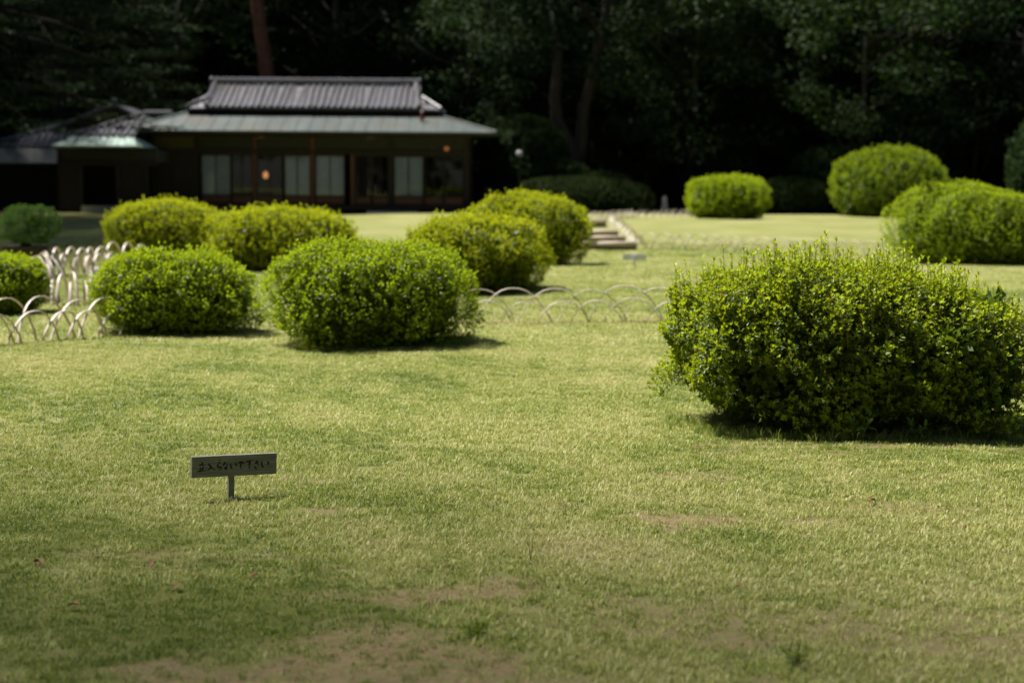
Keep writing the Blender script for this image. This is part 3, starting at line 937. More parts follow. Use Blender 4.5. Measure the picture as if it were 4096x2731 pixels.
MB().tube([(0, 0, .42), (-.05, .02, .6), (.03, 0, .8), (-.06, 0, 1.0), (0, 0, 1.15)], [.09, .07, .055, .04, .02], 8).build('trunk', M['bark'], bp, True)
r_ = rng(31)
Pn, nn = dome_points(r_, 2600, 0.45, 0.40, 0.72, 0.38, 0.16, 2.0, 0.14)
ax_ = unit(nn * .7 + np.array([0, 0, .8]) + r_.normal(0, .3, Pn.shape))
q = sprig_leaves(r_, Pn - ax_ * .05, ax_, np.full(len(Pn), .06), 12, 7, .045)
fo = link('foliage', leaves_mesh('foliage', q[0], q[1], q[2], q[3], q[4], q[4] * .12, q[5], r_.uniform(0, 1, len(q[4])), False), M['bonsai'], bp)
tag(fo, kind='stuff')

tag(MB().poly([(-.30, -.16, 0), (.28, -.20, 0), (.36, .12, 0), (-.22, .22, 0), (-.27, -.13, .10), (.25, -.17, .115), (.32, .10, .11), (-.20, .19, .10)],
              [(3, 2, 1, 0), (4, 5, 6, 7), (0, 1, 5, 4), (1, 2, 6, 5), (2, 3, 7, 6), (3, 0, 4, 7)]).build('garden_stone', M['stone'], None, bevel=0.03, loc=(-7.1, 27.2, gz(-7.1, 27.2) - .01)),
    'flat pale stone lying on the grass behind the hoop fence', 'stone')

# ------------------------------------------------------------------ globe lamp and stone post by the wood
lp = thing('globe_lamp', 'slim dark lamp post with a white globe beside the hydrangea bush', 'lamp', (0.29, 75.0, 0))
MB().lathe([(0.11, 0), (0.11, .25), (0.05, .32), (0.042, 2.55), (0.10, 2.60), (0.11, 2.68)], 12).build('post', M['iron'], lp, True)
MB().lathe([(0.0, 2.98), (.09, 2.965), (.145, 2.90), (.16, 2.82), (.14, 2.73), (.09, 2.682), (0, 2.68)][::-1], 16).build('globe', M['globe'], lp, True)
sp = thing('stone_post', 'slim grey stone post standing in the shade before the wood', 'post', (7.35, 76.2, 0))
MB().poly([(-.17, -.14, -.05), (.17, -.14, -.05), (.15, .12, -.05), (-.16, .12, -.05), (-.10, -.10, .78), (.10, -.10, .80), (.09, .08, .80), (-.10, .08, .78)],
          [(3, 2, 1, 0), (0, 1, 5, 4), (1, 2, 6, 5), (2, 3, 7, 6), (3, 0, 4, 7)]).build('shaft', M['stone'], sp)
MB().poly([(-.10, -.10, .78), (.10, -.10, .80), (.09, .08, .80), (-.10, .08, .78), (0, 0, .88)], [(0, 1, 4), (1, 2, 4), (2, 3, 4), (3, 0, 4)]).build('cap', M['stone'], sp)
# ------------------------------------------------------------------ the tea house
TH = thing('tea_house', 'old single storey timber house with grey tiled upper roof and green copper skirt roof', 'house', (-9.2, 72.0, 0))
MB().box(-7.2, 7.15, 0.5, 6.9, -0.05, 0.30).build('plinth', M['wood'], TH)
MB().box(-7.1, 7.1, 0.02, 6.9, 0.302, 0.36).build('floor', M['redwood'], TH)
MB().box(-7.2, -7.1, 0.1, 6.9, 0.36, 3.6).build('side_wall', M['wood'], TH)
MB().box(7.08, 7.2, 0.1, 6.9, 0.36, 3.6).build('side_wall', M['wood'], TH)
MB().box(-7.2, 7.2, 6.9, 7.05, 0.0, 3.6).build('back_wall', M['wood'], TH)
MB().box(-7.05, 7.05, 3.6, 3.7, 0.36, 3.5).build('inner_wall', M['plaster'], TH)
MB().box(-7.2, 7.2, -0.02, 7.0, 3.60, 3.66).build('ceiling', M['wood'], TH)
ve = MB().box(-5.2, 7.25, -0.75, 0.0, 0.20, 0.31).build('veranda', M['wood'], TH)
for i in range(12):
    x = -5.1 + i * 1.11
    MB().box(x - .05, x + .05, -0.68, -0.58, -0.05, 0.199).build('veranda_post', M['wood'], TH)
MB().poly([(-.95, -.35, 0), (1.35, -.38, 0), (1.4, .2, 0), (-1.0, .22, 0), (-.9, -.3, .13), (1.3, -.33, .14), (1.35, .16, .14), (-.95, .18, .13)],
          [(4, 5, 6, 7), (0, 1, 5, 4), (1, 2, 6, 5), (2, 3, 7, 6), (3, 0, 4, 7)]).build('shoe_stone', M['stone'], TH, loc=(3.55, -1.25, 0))
LX = lambda D: (D - 1176) / 49.9 + 9.2
POSTS = [355, 454, 586, 718, 897, 1069]
for i, D in enumerate(POSTS + [809]):
    x = LX(D)
    h = 2.68 if D == 809 else 3.58
    MB().box(x - .075, x + .075, -0.075, 0.075, -0.02, h).build('post', M['redwood'] if D in (586, 718, 809) else M['wood'], TH)
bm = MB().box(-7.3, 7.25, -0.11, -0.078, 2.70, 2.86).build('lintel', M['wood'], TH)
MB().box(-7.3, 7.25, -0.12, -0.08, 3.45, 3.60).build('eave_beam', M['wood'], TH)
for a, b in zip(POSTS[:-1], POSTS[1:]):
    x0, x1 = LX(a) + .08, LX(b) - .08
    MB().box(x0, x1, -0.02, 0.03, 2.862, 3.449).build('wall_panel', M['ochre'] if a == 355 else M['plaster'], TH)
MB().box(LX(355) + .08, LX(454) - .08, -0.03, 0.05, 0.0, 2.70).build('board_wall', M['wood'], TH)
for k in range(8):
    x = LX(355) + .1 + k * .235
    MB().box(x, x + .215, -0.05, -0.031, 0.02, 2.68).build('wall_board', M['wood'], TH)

def door(D0, D1, curtain):
    x0, x1 = LX(D0) + .012, LX(D1) - .012
    f = .055
    m = MB()
    m.box(x0, x0 + f, 0.0, .04, .37, 2.69).box(x1 - f, x1, 0.0, .04, .37, 2.69)
    m.box(x0 + f, x1 - f, 0.002, .038, 2.60, 2.69).box(x0 + f, x1 - f, 0.002, .038, .37, .46).box(x0 + f, x1 - f, 0.002, .038, .74, .82)
    xm = (x0 + x1) / 2
    m.box(xm - .02, xm + .02, 0.004, .036, .82, 2.60)
    d = m.build('sliding_door', M['wood'], TH)
    MB().box(x0 + f, x1 - f, .015, .025, .46, .74).build('kick_panel', M['redwood'], d)
    for a, b in ((x0 + f, xm - .02), (xm + .02, x1 - f)):
        MB().box(a, b, .017, .023, .82, 2.60).build('pane', M['glass'], d)
    if curtain:
        c = MB()
        n = 22
        for i in range(n + 1):
            x = x0 + .04 + (x1 - x0 - .08) * i / n
            y = .115 + .02 * math.sin(i * 1.9) + .012 * math.sin(i * .8)
            c.v += [(x, y, .80), (x, y, 2.66)]
        for i in range(n):
            c.f.append((2 * i, 2 * i + 2, 2 * i + 3, 2 * i + 1))
        c.build('curtain', M['curtain'], d, True)
for a, b, c in [(462, 532, 1), (532, 582, 0), (590, 650, 0), (652, 714, 1), (723, 792, 1), (814, 853, 0), (853, 893, 0), (902, 972, 1), (972, 1018, 0), (1018, 1064, 0)]:
    door(a, b, c)

# copper skirt roof round the house
LR = MB()
e = [(-8.45, -1.25), (8.45, -1.25), (8.45, 8.2), (-8.45, 8.2)]
t = [(-5.95, 1.35), (5.45, 1.35), (5.45, 5.7), (-5.95, 5.7)]
v = [(x, y, 3.70) for x, y in e] + [(x, y, 4.58) for x, y in t] + [(x, y, 3.62) for x, y in e]
LR.poly(v, [(0, 1, 5, 4), (1, 2, 6, 5), (2, 3, 7, 6), (3, 0, 4, 7), (0, 8, 9, 1), (1, 9, 10, 2), (2, 10, 11, 3), (3, 11, 8, 0), (8, 11, 10, 9)])
lr = LR.build('copper_roof', M['copper'], TH)
for i in range(27):                       # standing seams of the front slope
    f = i / 26
    xa, xb = -8.3 + 16.6 * f, -5.9 + 11.3 * f
    xb = min(max(xa, -5.9), 5.4)
    yb = -1.22 + 2.52 * (1 - abs(xa - xb) / 3.0)
    zb = 3.712 + (yb + 1.22) / 2.6 * .88
    MB().tube([(xa, -1.23, 3.712), (xb if abs(xa - xb) < .01 else xa, yb, zb)], .014, 4).build('seam', M['copper'], lr)
for sx, xe, xt in ((-1, -8.45, -5.95), (1, 8.45, 5.45)):
    MB().tube([(xe, -1.25, 3.74), (xt, 1.35, 4.63)], .045, 6).build('hip_cap', M['copperlight' if sx < 0 else 'copper'], lr)
MB().tube([(5.0, 0.2, 4.25), (5.02, 0.2, 4.62), (5.02, .35, 4.85)], [.10, .06, .05], 8).build('rain_spout', M['redwood'], lr)
MB().box(-5.9, 5.4, 1.5, 5.6, 3.9, 4.86).build('attic_wall', M['wood'], TH)

def tile_row(length, rise, steps=7, rad=.088):
    m = MB()
    n = 5
    L2 = math.hypot(length, rise)
    dy, dz = length / L2, rise / L2
    for s in range(steps):
        for f, rr in ((0.0, rad), (1.0, rad * .80)):
            d = (s + f) / steps * L2
            for k in range(n + 1):
                a = PI * k / n
                o = rr * math.sin(a)
                m.v.append((rr * math.cos(a), d * dy - o * dz, d * dz + o * dy))
        b = s * 2 * (n + 1)
        for k in range(n):
            m.f.append((b + k, b + k + 1, b + n + 2 + k, b + n + 1 + k))
        m.f.append(tuple(b + k for k in range(n + 1)))
    me = m.mesh('tile_row')
    me.materials.append(M['tile'])
    return me

UR = MB()
x0, x1 = -5.05, 4.85
UR.poly([(x0, .95, 4.86), (x1, .95, 4.86), (x1 - .3, 3.5, 6.02), (x0, 3.5, 6.02), (x1, 6.05, 4.86), (x0, 6.05, 4.86), (x0, .95, 4.74), (x1, .95, 4.74), (x1, 6.05, 4.74), (x0, 6.05, 4.74)],
        [(0, 1, 2, 3), (3, 2, 4, 5), (6, 7, 1, 0), (6, 9, 8, 7), (1, 7, 8, 4, 2), (0, 3, 5, 9, 6), (4, 8, 9, 5)])
for s, xa, xb in ((-1, x0 - .003, -5.95), (1, x1 + .003, 5.85)):
    UR.poly([(xa, .95, 4.80), (xb, .95, 4.78), (xb, 6.05, 4.78), (xa, 6.05, 4.80), (xa, 1.9, 5.36), (xa, 5.1, 5.36), (xa, .95, 4.70), (xb, .95, 4.70), (xb, 6.05, 4.70), (xa, 6.05, 4.70)],
            [(0, 1, 4), (1, 2, 5, 4), (2, 3, 5), (0, 6, 7, 1), (1, 7, 8, 2), (2, 8, 9, 3), (6, 9, 8, 7)])
ur = UR.build('tile_roof', M['tile'], TH)
tr = tile_row(2.55, 1.16)
n = 34
for i in range(n):
    j = random.Random(i + 70)           # old tiles lie a little unevenly
    link('tile_row', tr, None, ur, loc=(x0 + .1 + (x1 - x0 - .2) * i / (n - 1) + j.uniform(-.02, .02), .95 + j.uniform(-.05, .03), 4.862 + j.uniform(-.012, .016)),
         rot=(j.uniform(-.006, .006), j.uniform(-.08, .08), j.uniform(-.008, .008)))
ts = tile_row(1.0, .6, 3)
for s, xb in ((-1, -5.95), (1, 5.85)):
    MB().tube([(xb, .95, 4.84), (xb - s * .92, 1.9, 5.42)], .075, 7).build('hip_ridge', M['tile'], ur)
    for k in range(6):
        link('skirt_tile_row', ts, None, ur, loc=(xb, 1.5 + k * .75, 4.79), rot=(0, 0, s * PI / 2))
rd = MB()
rd.box(x0 - .08, x1 - .20, 3.38, 3.62, 5.96, 6.22)
rd.build('ridge', M['tile'], ur, bevel=.03)
MB().tube([(x0 - .08, 3.5, 6.25), (x1 - .2, 3.5, 6.25)], .10, 8).build('ridge_cap', M['tile'], ur)
for x in (x0 - .16, x1 - .14):
    MB().poly([(x - .06, 3.2, 5.90), (x + .06, 3.2, 5.90), (x + .06, 3.8, 5.90), (x - .06, 3.8, 5.90), (x - .06, 3.26, 6.28), (x + .06, 3.26, 6.28), (x + .06, 3.74, 6.28), (x - .06, 3.74, 6.28), (x, 3.5, 6.42)],
              [(0, 1, 5, 4), (1, 2, 6, 5), (2, 3, 7, 6), (3, 0, 4, 7), (4, 5, 8), (5, 6, 8), (6, 7, 8), (7, 4, 8), (3, 2, 1, 0)]).build('ridge_end_tile', M['tile'], ur)
for s, xa, xt in ((-1, x0 + .02, x0 + .02), (1, x1 - .02, x1 - .30)):
    MB().tube([(xa, .93, 4.92), (xt, 3.45, 6.12)], .10, 7).build('verge_tile', M['tile'], ur)

# lamps burning in the rooms, and a glow added for a reflection
pl = thing('pendant_lamp', 'small glowing pendant lamp hanging inside the glazed room', 'lamp', (-11.74, 74.6, 0))
MB().tube([(0, 0, 1.90), (0, 0, 3.59)], .008, 5).build('cord', M['iron'], pl)
MB().lathe([(0, 1.56), (.07, 1.59), (.115, 1.66), (.125, 1.74), (.09, 1.84), (.04, 1.90)], 14).build('shade', M['glow'], pl, True)
for i, (D, lab) in enumerate([(598, 'dim ceiling lamp above the glowing pendant lamp'), (850, 'dim ceiling lamp in the room right of the pendant lamp')]):
    o = MB().lathe([(0, 3.42), (.20, 3.44), (.24, 3.50), (.22, 3.59)], 14).build('ceiling_lamp', M['glow'], None, True, loc=((D - 1176) / 3593 * 73.4, 73.4, -0.75))
    tag(o, lab, 'lamp')
    o.location.z = 0
glow_box = thing('reflection_glow', 'small orange glowing box added under the copper eave for a lamp reflection', 'lamp', (LX(1024) - 9.2, 71.86, 2.98))  # glowing box standing in for a lamp's reflection on the wall panel
MB().box(-.10, .10, -.05, .05, -.09, .09).build('shade', M['glow_dim'], glow_box, bevel=.02)
MB().box(-.03, .03, .051, .16, -.03, .03).build('bracket', M['iron'], glow_box)

# ------------------------------------------------------------------ entrance wing
EW = thing('entrance_wing', 'low entrance wing with pale green copper eave and small tiled hip roof', 'house', (-18.0, 69.0, 0))
MB().box(-1.95, 2.3, 0.35, 3.4, 2.25, 2.78).build('wall_panel', M['plaster'], EW)
MB().box(-2.1, 2.35, 0.27, 0.349, 2.08, 2.24).build('lintel', M['wood'], EW)
for x in (-1.05, .58, 1.85):
    MB().box(x - .075, x + .075, .26, .41, 0, 2.079).build('post', M['plaster' if x < 1 else 'wood'], EW)
MB().box(-2.1, 2.3, 3.4, 3.5, 0, 3.0).build('back_wall', M['wood'], EW)
MB().box(-2.1, -2.0, .4, 3.39, 0, 2.9).build('side_wall', M['wood'], EW)
MB().box(-2.0, -1.13, .33, .38, 0, 2.07).build('shutter', M['wood'], EW)
MB().box(.66, 1.77, .33, .38, 0, 2.07).build('shutter', M['wood'], EW)
MB().box(-.95, .5, -.1, 1.2, -.05, .33).build('door_step', M['stone'], EW)
er = MB()
er.poly([(-1.85, -1.25, 2.93), (1.80, -1.25, 2.93), (1.45, -.35, 3.36), (-1.0, -.35, 3.36), (-1.85, -1.25, 2.86), (1.80, -1.25, 2.86), (1.8, 3.4, 2.86), (-1.85, 3.4, 2.86), (-1.85, 3.4, 2.93), (-1.0, 3.3, 3.36)],
        [(0, 1, 2, 3), (4, 5, 1, 0), (4, 7, 6, 5), (0, 3, 9, 8), (4, 0, 8, 7), (1, 5, 6), (1, 6, 2)])
er = er.build('copper_eave', M['copperlight'], EW)
for i in range(11):
    x = -1.6 + i * .32
    MB().tube([(x, -1.24, 2.95), (x * .80 + .12, -.37, 3.37)], .012, 4).build('seam', M['copperlight'], er)
et = MB().poly([(-1.05, -.40, 3.37), (1.5, -.40, 3.37), (1.5, 2.2, 4.40), (1.4, 2.2, 4.40), (-1.05, 3.4, 3.37)], [(0, 1, 2, 3), (0, 3, 4)]).build('tile_roof', M['tile'], EW)
for i in range(9):
    x = 1.38 - i * .27
    f = min(1.0, max(.12, (x + 1.05) / 2.45))
    link('tile_row', tile_row(2.6 * f, 1.03 * f, max(2, int(8 * f))), None, et, loc=(x, -.40, 3.372))
MB().tube([(-1.05, -.42, 3.44), (1.4, 2.2, 4.48)], .085, 7).build('hip_ridge', M['tile'], et)
MB().tube([(1.35, 2.2, 4.50), (2.6, 2.2, 4.50)], .10, 7).build('ridge', M['tile'], et)

# ------------------------------------------------------------------ rear wing with a gable
RW = thing('gabled_wing', 'rear wing with a small plastered gable over a dark tiled roof', 'house', (-19.6, 73.4, 0))
MB().box(-5.5, 1.4, .6, 6, 0, 2.7).build('wall', M['wood'], RW)
rr = MB()
rr.poly([(-6.4, -1.0, 2.22), (-.55, -1.0, 2.22), (-1.1, -.1, 2.95), (-6.4, -.1, 2.95), (-6.4, -1.0, 2.15), (-.55, -1.0, 2.15), (-.55, 6, 2.15), (-6.4, 6, 2.15), (-1.1, 6, 2.95)],
        [(0, 1, 2, 3), (4, 5, 1, 0), (4, 7, 6, 5), (1, 5, 6), (1, 6, 8, 2)])
rr.build('copper_eave', M['copper'], RW)
rt = MB().poly([(-4.9, -.15, 2.96), (.3, -.15, 2.96), (.3, 1.6, 3.95), (-1.9, 1.6, 3.95), (-4.9, 6, 2.96), (-1.9, 6, 3.95)], [(0, 1, 2, 3), (0, 3, 5, 4)]).build('tile_roof', M['tile'], RW)
for i in range(17):
    x = .2 - i * .29
    f = 1.0 if x > -1.9 else max(.12, (x + 4.9) / 3.0)
    link('tile_row', tile_row(1.75 * f, .99 * f, max(2, int(6 * f))), None, rt, loc=(x, -.15, 2.962))
MB().tube([(-4.95, -.2, 3.04), (-1.9, 1.6, 4.03)], .09, 7).build('hip_ridge', M['tile'], rt)
MB().poly([(-1.9, 1.65, 3.9), (2.2, 1.65, 3.9), (.75, 1.65, 4.86), (-1.9, 1.75, 3.9), (2.2, 1.75, 3.9), (.75, 1.75, 4.86)],
          [(0, 1, 2), (3, 5, 4), (0, 2, 5, 3), (1, 4, 5, 2)]).build('gable', M['ochre'], RW)
for a, b in (((-2.4, 3.75), (.75, 5.0)), ((2.7, 3.9), (.75, 5.0))):
    MB().poly([(a[0], 1.2, a[1]), (b[0], 1.2, b[1]), (b[0], 6, b[1]), (a[0], 6, a[1]), (a[0], 1.2, a[1] - .12), (b[0], 1.2, b[1] - .12), (b[0], 6, b[1] - .12), (a[0], 6, a[1] - .12)],
              [(0, 1, 2, 3), (7, 6, 5, 4), (0, 4, 5, 1), (2, 6, 7, 3), (0, 3, 7, 4)]).build('roof_slope', M['tile'], RW)
    MB().tube([(a[0], 1.18, a[1] + .02), (b[0], 1.18, b[1] + .02)], .09, 7).build('verge_tile', M['tile'], RW)
MB().box(.63, .87, 1.1, 1.4, 4.95, 5.28).build('ridge_end_tile', M['tile'], RW, bevel=.04)
# ------------------------------------------------------------------ the wood behind the garden
def crown(seed, clumps, per, size, mat, flat=0.55, name='crown', wr=0.5, top_age=0.5):
    r = rng(seed)
    C = np.array([c[0] for c in clumps])
    Rd = np.array([c[1] for c in clumps])
    k = np.repeat(np.arange(len(C)), per)
    n = len(k)
    u = unit(r.normal(size=(n, 3))) * (r.uniform(0.25, 1, (n, 1)) ** 0.5)
    P = C[k] + u * Rd[k]
    nrm = unit(u * 0.5 + np.array([0, 0, flat]) + r.normal(0, 0.45, (n, 3)))
    d = unit(np.cross(nrm, r.normal(size=(n, 3))))
    side = np.cross(nrm, d)
    ln = size * r.uniform(0.6, 1.3, n)
    age = np.clip(0.35 + r.normal(0, 0.18, n) + (r.uniform(-.3, .3, len(C)))[k] * top_age * 2, 0, 1)
    me = leaves_mesh(name, P - d * ln[:, None] * .5, d, side, nrm, ln, ln * wr, age, r.uniform(0, 1, n), False)
    me.materials.append(mat)
    return me

def broad_tree(seed, H, low, rad, mat, n=46, per=230, size=0.26, trunk_r=0.32, bark='bark', closed=1.0):
    r = random.Random(seed)
    cl = []
    for i in range(n):
        f = r.random()
        z = low + (H - low) * f
        env = rad * (0.55 + 0.45 * math.sin(PI * min(1, 0.15 + f * 0.85)))
        a, q = r.uniform(0, 2 * PI), env * math.sqrt(r.uniform(.05, 1))
        s = r.uniform(.75, 1.35) * rad * .27
        cl.append(((q * math.cos(a), q * math.sin(a), z), (s * 1.25, s * 1.25, s * .72)))
    for i in range(int(n * .45)):        # the closed top of the crown
        a, q = r.uniform(0, 2 * PI), rad * .95 * math.sqrt(r.random())
        s = rad * .34
        cl.append(((q * math.cos(a), q * math.sin(a), H - (q / rad) ** 2 * (H - low) * .3 - r.uniform(0, .12) * H * closed), (s * 1.3, s * 1.3, s * .6)))
    cm = crown(seed, cl, per, size, mat)
    m = MB()
    bend = [(r.uniform(-.3, .3), r.uniform(-.3, .3)) for _ in range(5)]
    pts = [(bend[i][0] * i * .3, bend[i][1] * i * .3, -.1 + (H * .85) * i / 4) for i in range(5)]
    m.tube(pts, [trunk_r * 1.2, trunk_r, trunk_r * .75, trunk_r * .5, trunk_r * .2], 9)
    for c, s in cl[::3]:
        z0 = max(low * .7, c[2] - r.uniform(1.0, 2.5))
        f = min(max(z0 / (H * .85), 0), .98) * 4
        i = int(f)
        b = Vector(pts[i]).lerp(Vector(pts[i + 1]), f - i)
        m.tube([b, b.lerp(Vector(c), .55) + Vector((0, 0, -.25)), c], [trunk_r * .34, trunk_r * .2, .03], 5)
    tm = m.mesh('trunk', True)
    tm.materials.append(M[bark])
    return cm, tm

def conifer(seed, H, low, rad, mat, tiers=15, size=0.16, per=380, trunk_r=.35):
    r = random.Random(seed)
    cl = []
    m = MB()
    m.tube([(0, 0, -.1), (.1, 0, H * .35), (0, .1, H * .7), (0, 0, H)], [trunk_r * 1.2, trunk_r, trunk_r * .6, .04], 9)
    for t_ in range(tiers):
        f = t_ / (tiers - 1)
        z = low + (H - low) * f
        R = rad * (1 - f) ** .75 + .5
        nb = 6 if f < .7 else 4
        a0 = r.uniform(0, PI)
        for k in range(nb):
            a = a0 + 2 * PI * k / nb + r.uniform(-.3, .3)
            L = R * r.uniform(.7, 1.1)
            for q in (.38, .62, .84, 1.0):
                w = (.42 - .20 * q) * R * .62 + .15
                cl.append(((math.cos(a) * L * q, math.sin(a) * L * q, z - L * q * .16 - L * q * q * .10 + r.uniform(-.1, .1)), (w, w, .13 + .07 * r.random())))
            m.tube([(0, 0, z), (math.cos(a) * L * .5, math.sin(a) * L * .5, z - L * .09), (math.cos(a) * L, math.sin(a) * L, z - L * .24)], [.10, .06, .015], 5)
    cm = crown(seed, cl, int(per * 170 / len(cl)), size, mat, flat=1.6, wr=.35)
    tm = m.mesh('trunk', True)
    tm.materials.append(M['bark'])
    return cm, tm

KINDS = {
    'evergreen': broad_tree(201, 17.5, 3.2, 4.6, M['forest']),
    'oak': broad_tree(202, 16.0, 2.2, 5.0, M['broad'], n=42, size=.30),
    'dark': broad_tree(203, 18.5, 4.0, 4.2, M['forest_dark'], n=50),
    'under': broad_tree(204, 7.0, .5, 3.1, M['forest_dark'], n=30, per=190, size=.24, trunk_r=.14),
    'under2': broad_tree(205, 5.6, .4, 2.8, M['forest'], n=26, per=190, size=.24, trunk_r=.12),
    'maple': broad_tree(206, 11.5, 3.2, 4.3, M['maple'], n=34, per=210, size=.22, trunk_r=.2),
    'shade': broad_tree(207, 27.0, 20.0, 7.2, M['broad'], n=84, per=175, size=.17, trunk_r=.4, closed=.6),  # sparse high crown, shaped to dim the foreground softly
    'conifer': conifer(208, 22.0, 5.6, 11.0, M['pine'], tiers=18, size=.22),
}

def tree(kind, name, label, x, y, s=1.0, rz=0.0, group='trees of the dark wood', lean=(0, 0)):
    t = thing(name, label, 'tree', (x, y, gz(x, y)), rz, group)
    t.scale = (s, s, s)
    t.rotation_euler = (lean[0], lean[1], rz)
    cm, tm = KINDS[kind]
    c = link('crown', cm, None, t)
    tag(c, kind='stuff')
    link('trunk', tm, None, t)
    return t

g = 'trees of the dark wood'
LAB = {'evergreen': 'tall dense evergreen tree in the dark wood behind the lawn', 'oak': 'broad leafy oak in the dark wood behind the lawn',
       'dark': 'very tall shadowy tree deep in the wood', 'under': 'low black-green understorey tree at the edge of the wood',
       'under2': 'small glossy evergreen bushy tree under the tall wood'}
NAM = {'evergreen': 'evergreen_tree', 'oak': 'oak_tree', 'dark': 'forest_tree', 'under': 'understorey_tree', 'under2': 'understorey_tree'}
R3 = random.Random(4)
OWN = {(-24, 84): 'tall evergreen standing behind the gabled rear wing', (-18, 86): 'leafy oak standing behind the entrance wing', (-9.5, 86): 'tall shadowy tree behind the tiled roof, beside the red pine',
       (-5.0, 87): 'tall evergreen behind the right-hand gable of the tiled roof', (9.5, 84.5): 'leafy oak behind the pale maple of the lone far azalea', (15.5, 85): 'tall evergreen between the two pale maples beyond the lawn',
       (21.5, 83): 'leafy oak behind the biggest clipped dome', (6.8, 81.5): 'small glossy bushy tree behind the grey stone post', (10.3, 80.5): 'low black-green tree right behind the lone far azalea',
       (12.6, 81.5): 'low black-green tree behind the low dark bush', (20.8, 79.5): 'small glossy bushy tree beside the biggest clipped dome', (-4.0, 84.5): 'low black-green tree behind the corner of the copper roof',
       (4.2, 84.5): 'low black-green tree behind the forked trunk', (17.5, 84): 'low black-green tree behind the laurel bush', (-0.8, 83.0): 'low black-green tree behind the round camellia bush', (-27, 78): 'low black-green tree behind the rear wing'}
for kind, x, y, s in [
        ('dark', -30, 83, 1.0), ('evergreen', -24, 84, 1.0), ('oak', -18, 86, 1.0), ('dark', -9.5, 86, 1.0), ('evergreen', -5.0, 87, .95),
        ('oak', 9.5, 84.5, 1.05), ('evergreen', 15.5, 85, 1.0), ('oak', 21.5, 83, .95), ('dark', 27.5, 85, 1.0), ('evergreen', 34, 84, 1.0),
        ('dark', -34, 91, 1.1), ('dark', -27, 93, 1.05), ('evergreen', -20.5, 94, 1.1), ('dark', -14.5, 92, 1.1), ('dark', -2, 93, 1.1), ('evergreen', 6, 94, 1.15),
        ('dark', 12.5, 92, 1.1), ('dark', 19, 93, 1.15), ('evergreen', 25, 92, 1.1), ('dark', 31.5, 93, 1.1), ('dark', 38, 91, 1.1), ('dark', 1.5, 89.5, 1.0)]:
    tree(kind, NAM[kind], OWN.get((x, y), LAB[kind]), x, y, s, R3.uniform(0, 6.28), g + ' ' + kind)
for kind, x, y, s in [('under', -27, 78, 1.0), ('under2', 6.8, 81.5, .9), ('under', 10.3, 80.5, .8), ('under', 12.6, 81.5, 1.0), ('under2', 20.8, 79.5, 1.0),
                      ('under', 23.5, 80.5, 1.1), ('under', 28, 79, 1.1), ('under', -4.0, 84.5, 1.1), ('under', 4.2, 84.5, 1.1), ('under', 17.5, 84, 1.1), ('under', -0.8, 83.0, 1.0)]:
    tree(kind, NAM[kind], OWN.get((x, y), LAB[kind]), x, y, s, R3.uniform(0, 6.28), g + ' ' + kind)
tree('maple', 'maple_tree', 'layered pale maple showing beside the end of the tiled roof', -2.4, 82.5, .95, 1.0)
tree('maple', 'maple_tree', 'maple with pale tiers of leaves high behind the lone far azalea', 9.2, 80.5, 1.05, 2.6)
tree('maple', 'maple_tree', 'spreading pale maple hanging over the biggest clipped dome', 17.8, 79.8, 1.1, 4.0)
tree('conifer', 'cedar_tree', 'dark cedar with long drooping boughs hanging before the entrance wing', -22.3, 61.5, 1.0, .35)
tree('evergreen', 'evergreen_tree', 'tall evergreen beside the garden, shading the lawn near the entrance wing', -20.5, 50.0, 1.15, 1.0)
tree('dark', 'forest_tree', 'shadowy tree beside the garden, next to the drooping cedar', -22.5, 56.5, 1.1, 2.2)
tree('evergreen', 'evergreen_tree', 'tall evergreen beside the garden, level with the round azalea mound', -20.0, 35.5, 1.1, 4.4)
tree('evergreen', 'evergreen_tree', 'tall evergreen beside the garden, next to the potted pine lawn', -20.3, 42.5, 1.15, 3.0)
tree('evergreen', 'evergreen_tree', 'tall evergreen crowding over the gabled rear wing', -27.5, 75.5, 1.0, 2.0)
tree('dark', 'forest_tree', 'shadowy tree beside the gabled rear wing', -33.0, 73.0, 1.1, 5.0)
tree('shade', 'added_shade_tree', 'unseen high tree added beside the near lawn to throw broken shade on the worn grass', -13.2, 6.6, 1.0, .6)  # out of view, added to darken the foreground in place of lens vignetting

# the red pine behind the roof
rp = thing('red_pine', 'red pine with a bare orange trunk rising behind the tiled roof', 'tree', (-12.9, 84.0, 0))
MB().tube([(.15, 0, -.1), (.05, 0, 4), (-.25, 0, 7.5), (-.55, 0, 9.8), (-.85, .1, 12), (-.9, .1, 16), (-.6, 0, 19)], [.52, .45, .40, .37, .33, .25, .06], 10).build('trunk', M['redbark'], rp, True)
cl = [((-.6 + math.cos(a) * q, math.sin(a) * q, z), (1.3, 1.3, .45)) for a, q, z in [(k * 2.4, 1.0 + (k % 4) * .7, 13.2 + k * .36) for k in range(18)]]
cl += [((-1.6, -.8, 9.9), (.8, .6, .2)), ((.6, -.7, 9.3), (.9, .5, .2))]
link('crown', crown(301, cl, 330, .2, M['pine'], flat=1.2, wr=.3), None, rp)
tag(rp.children[-1], kind='stuff')

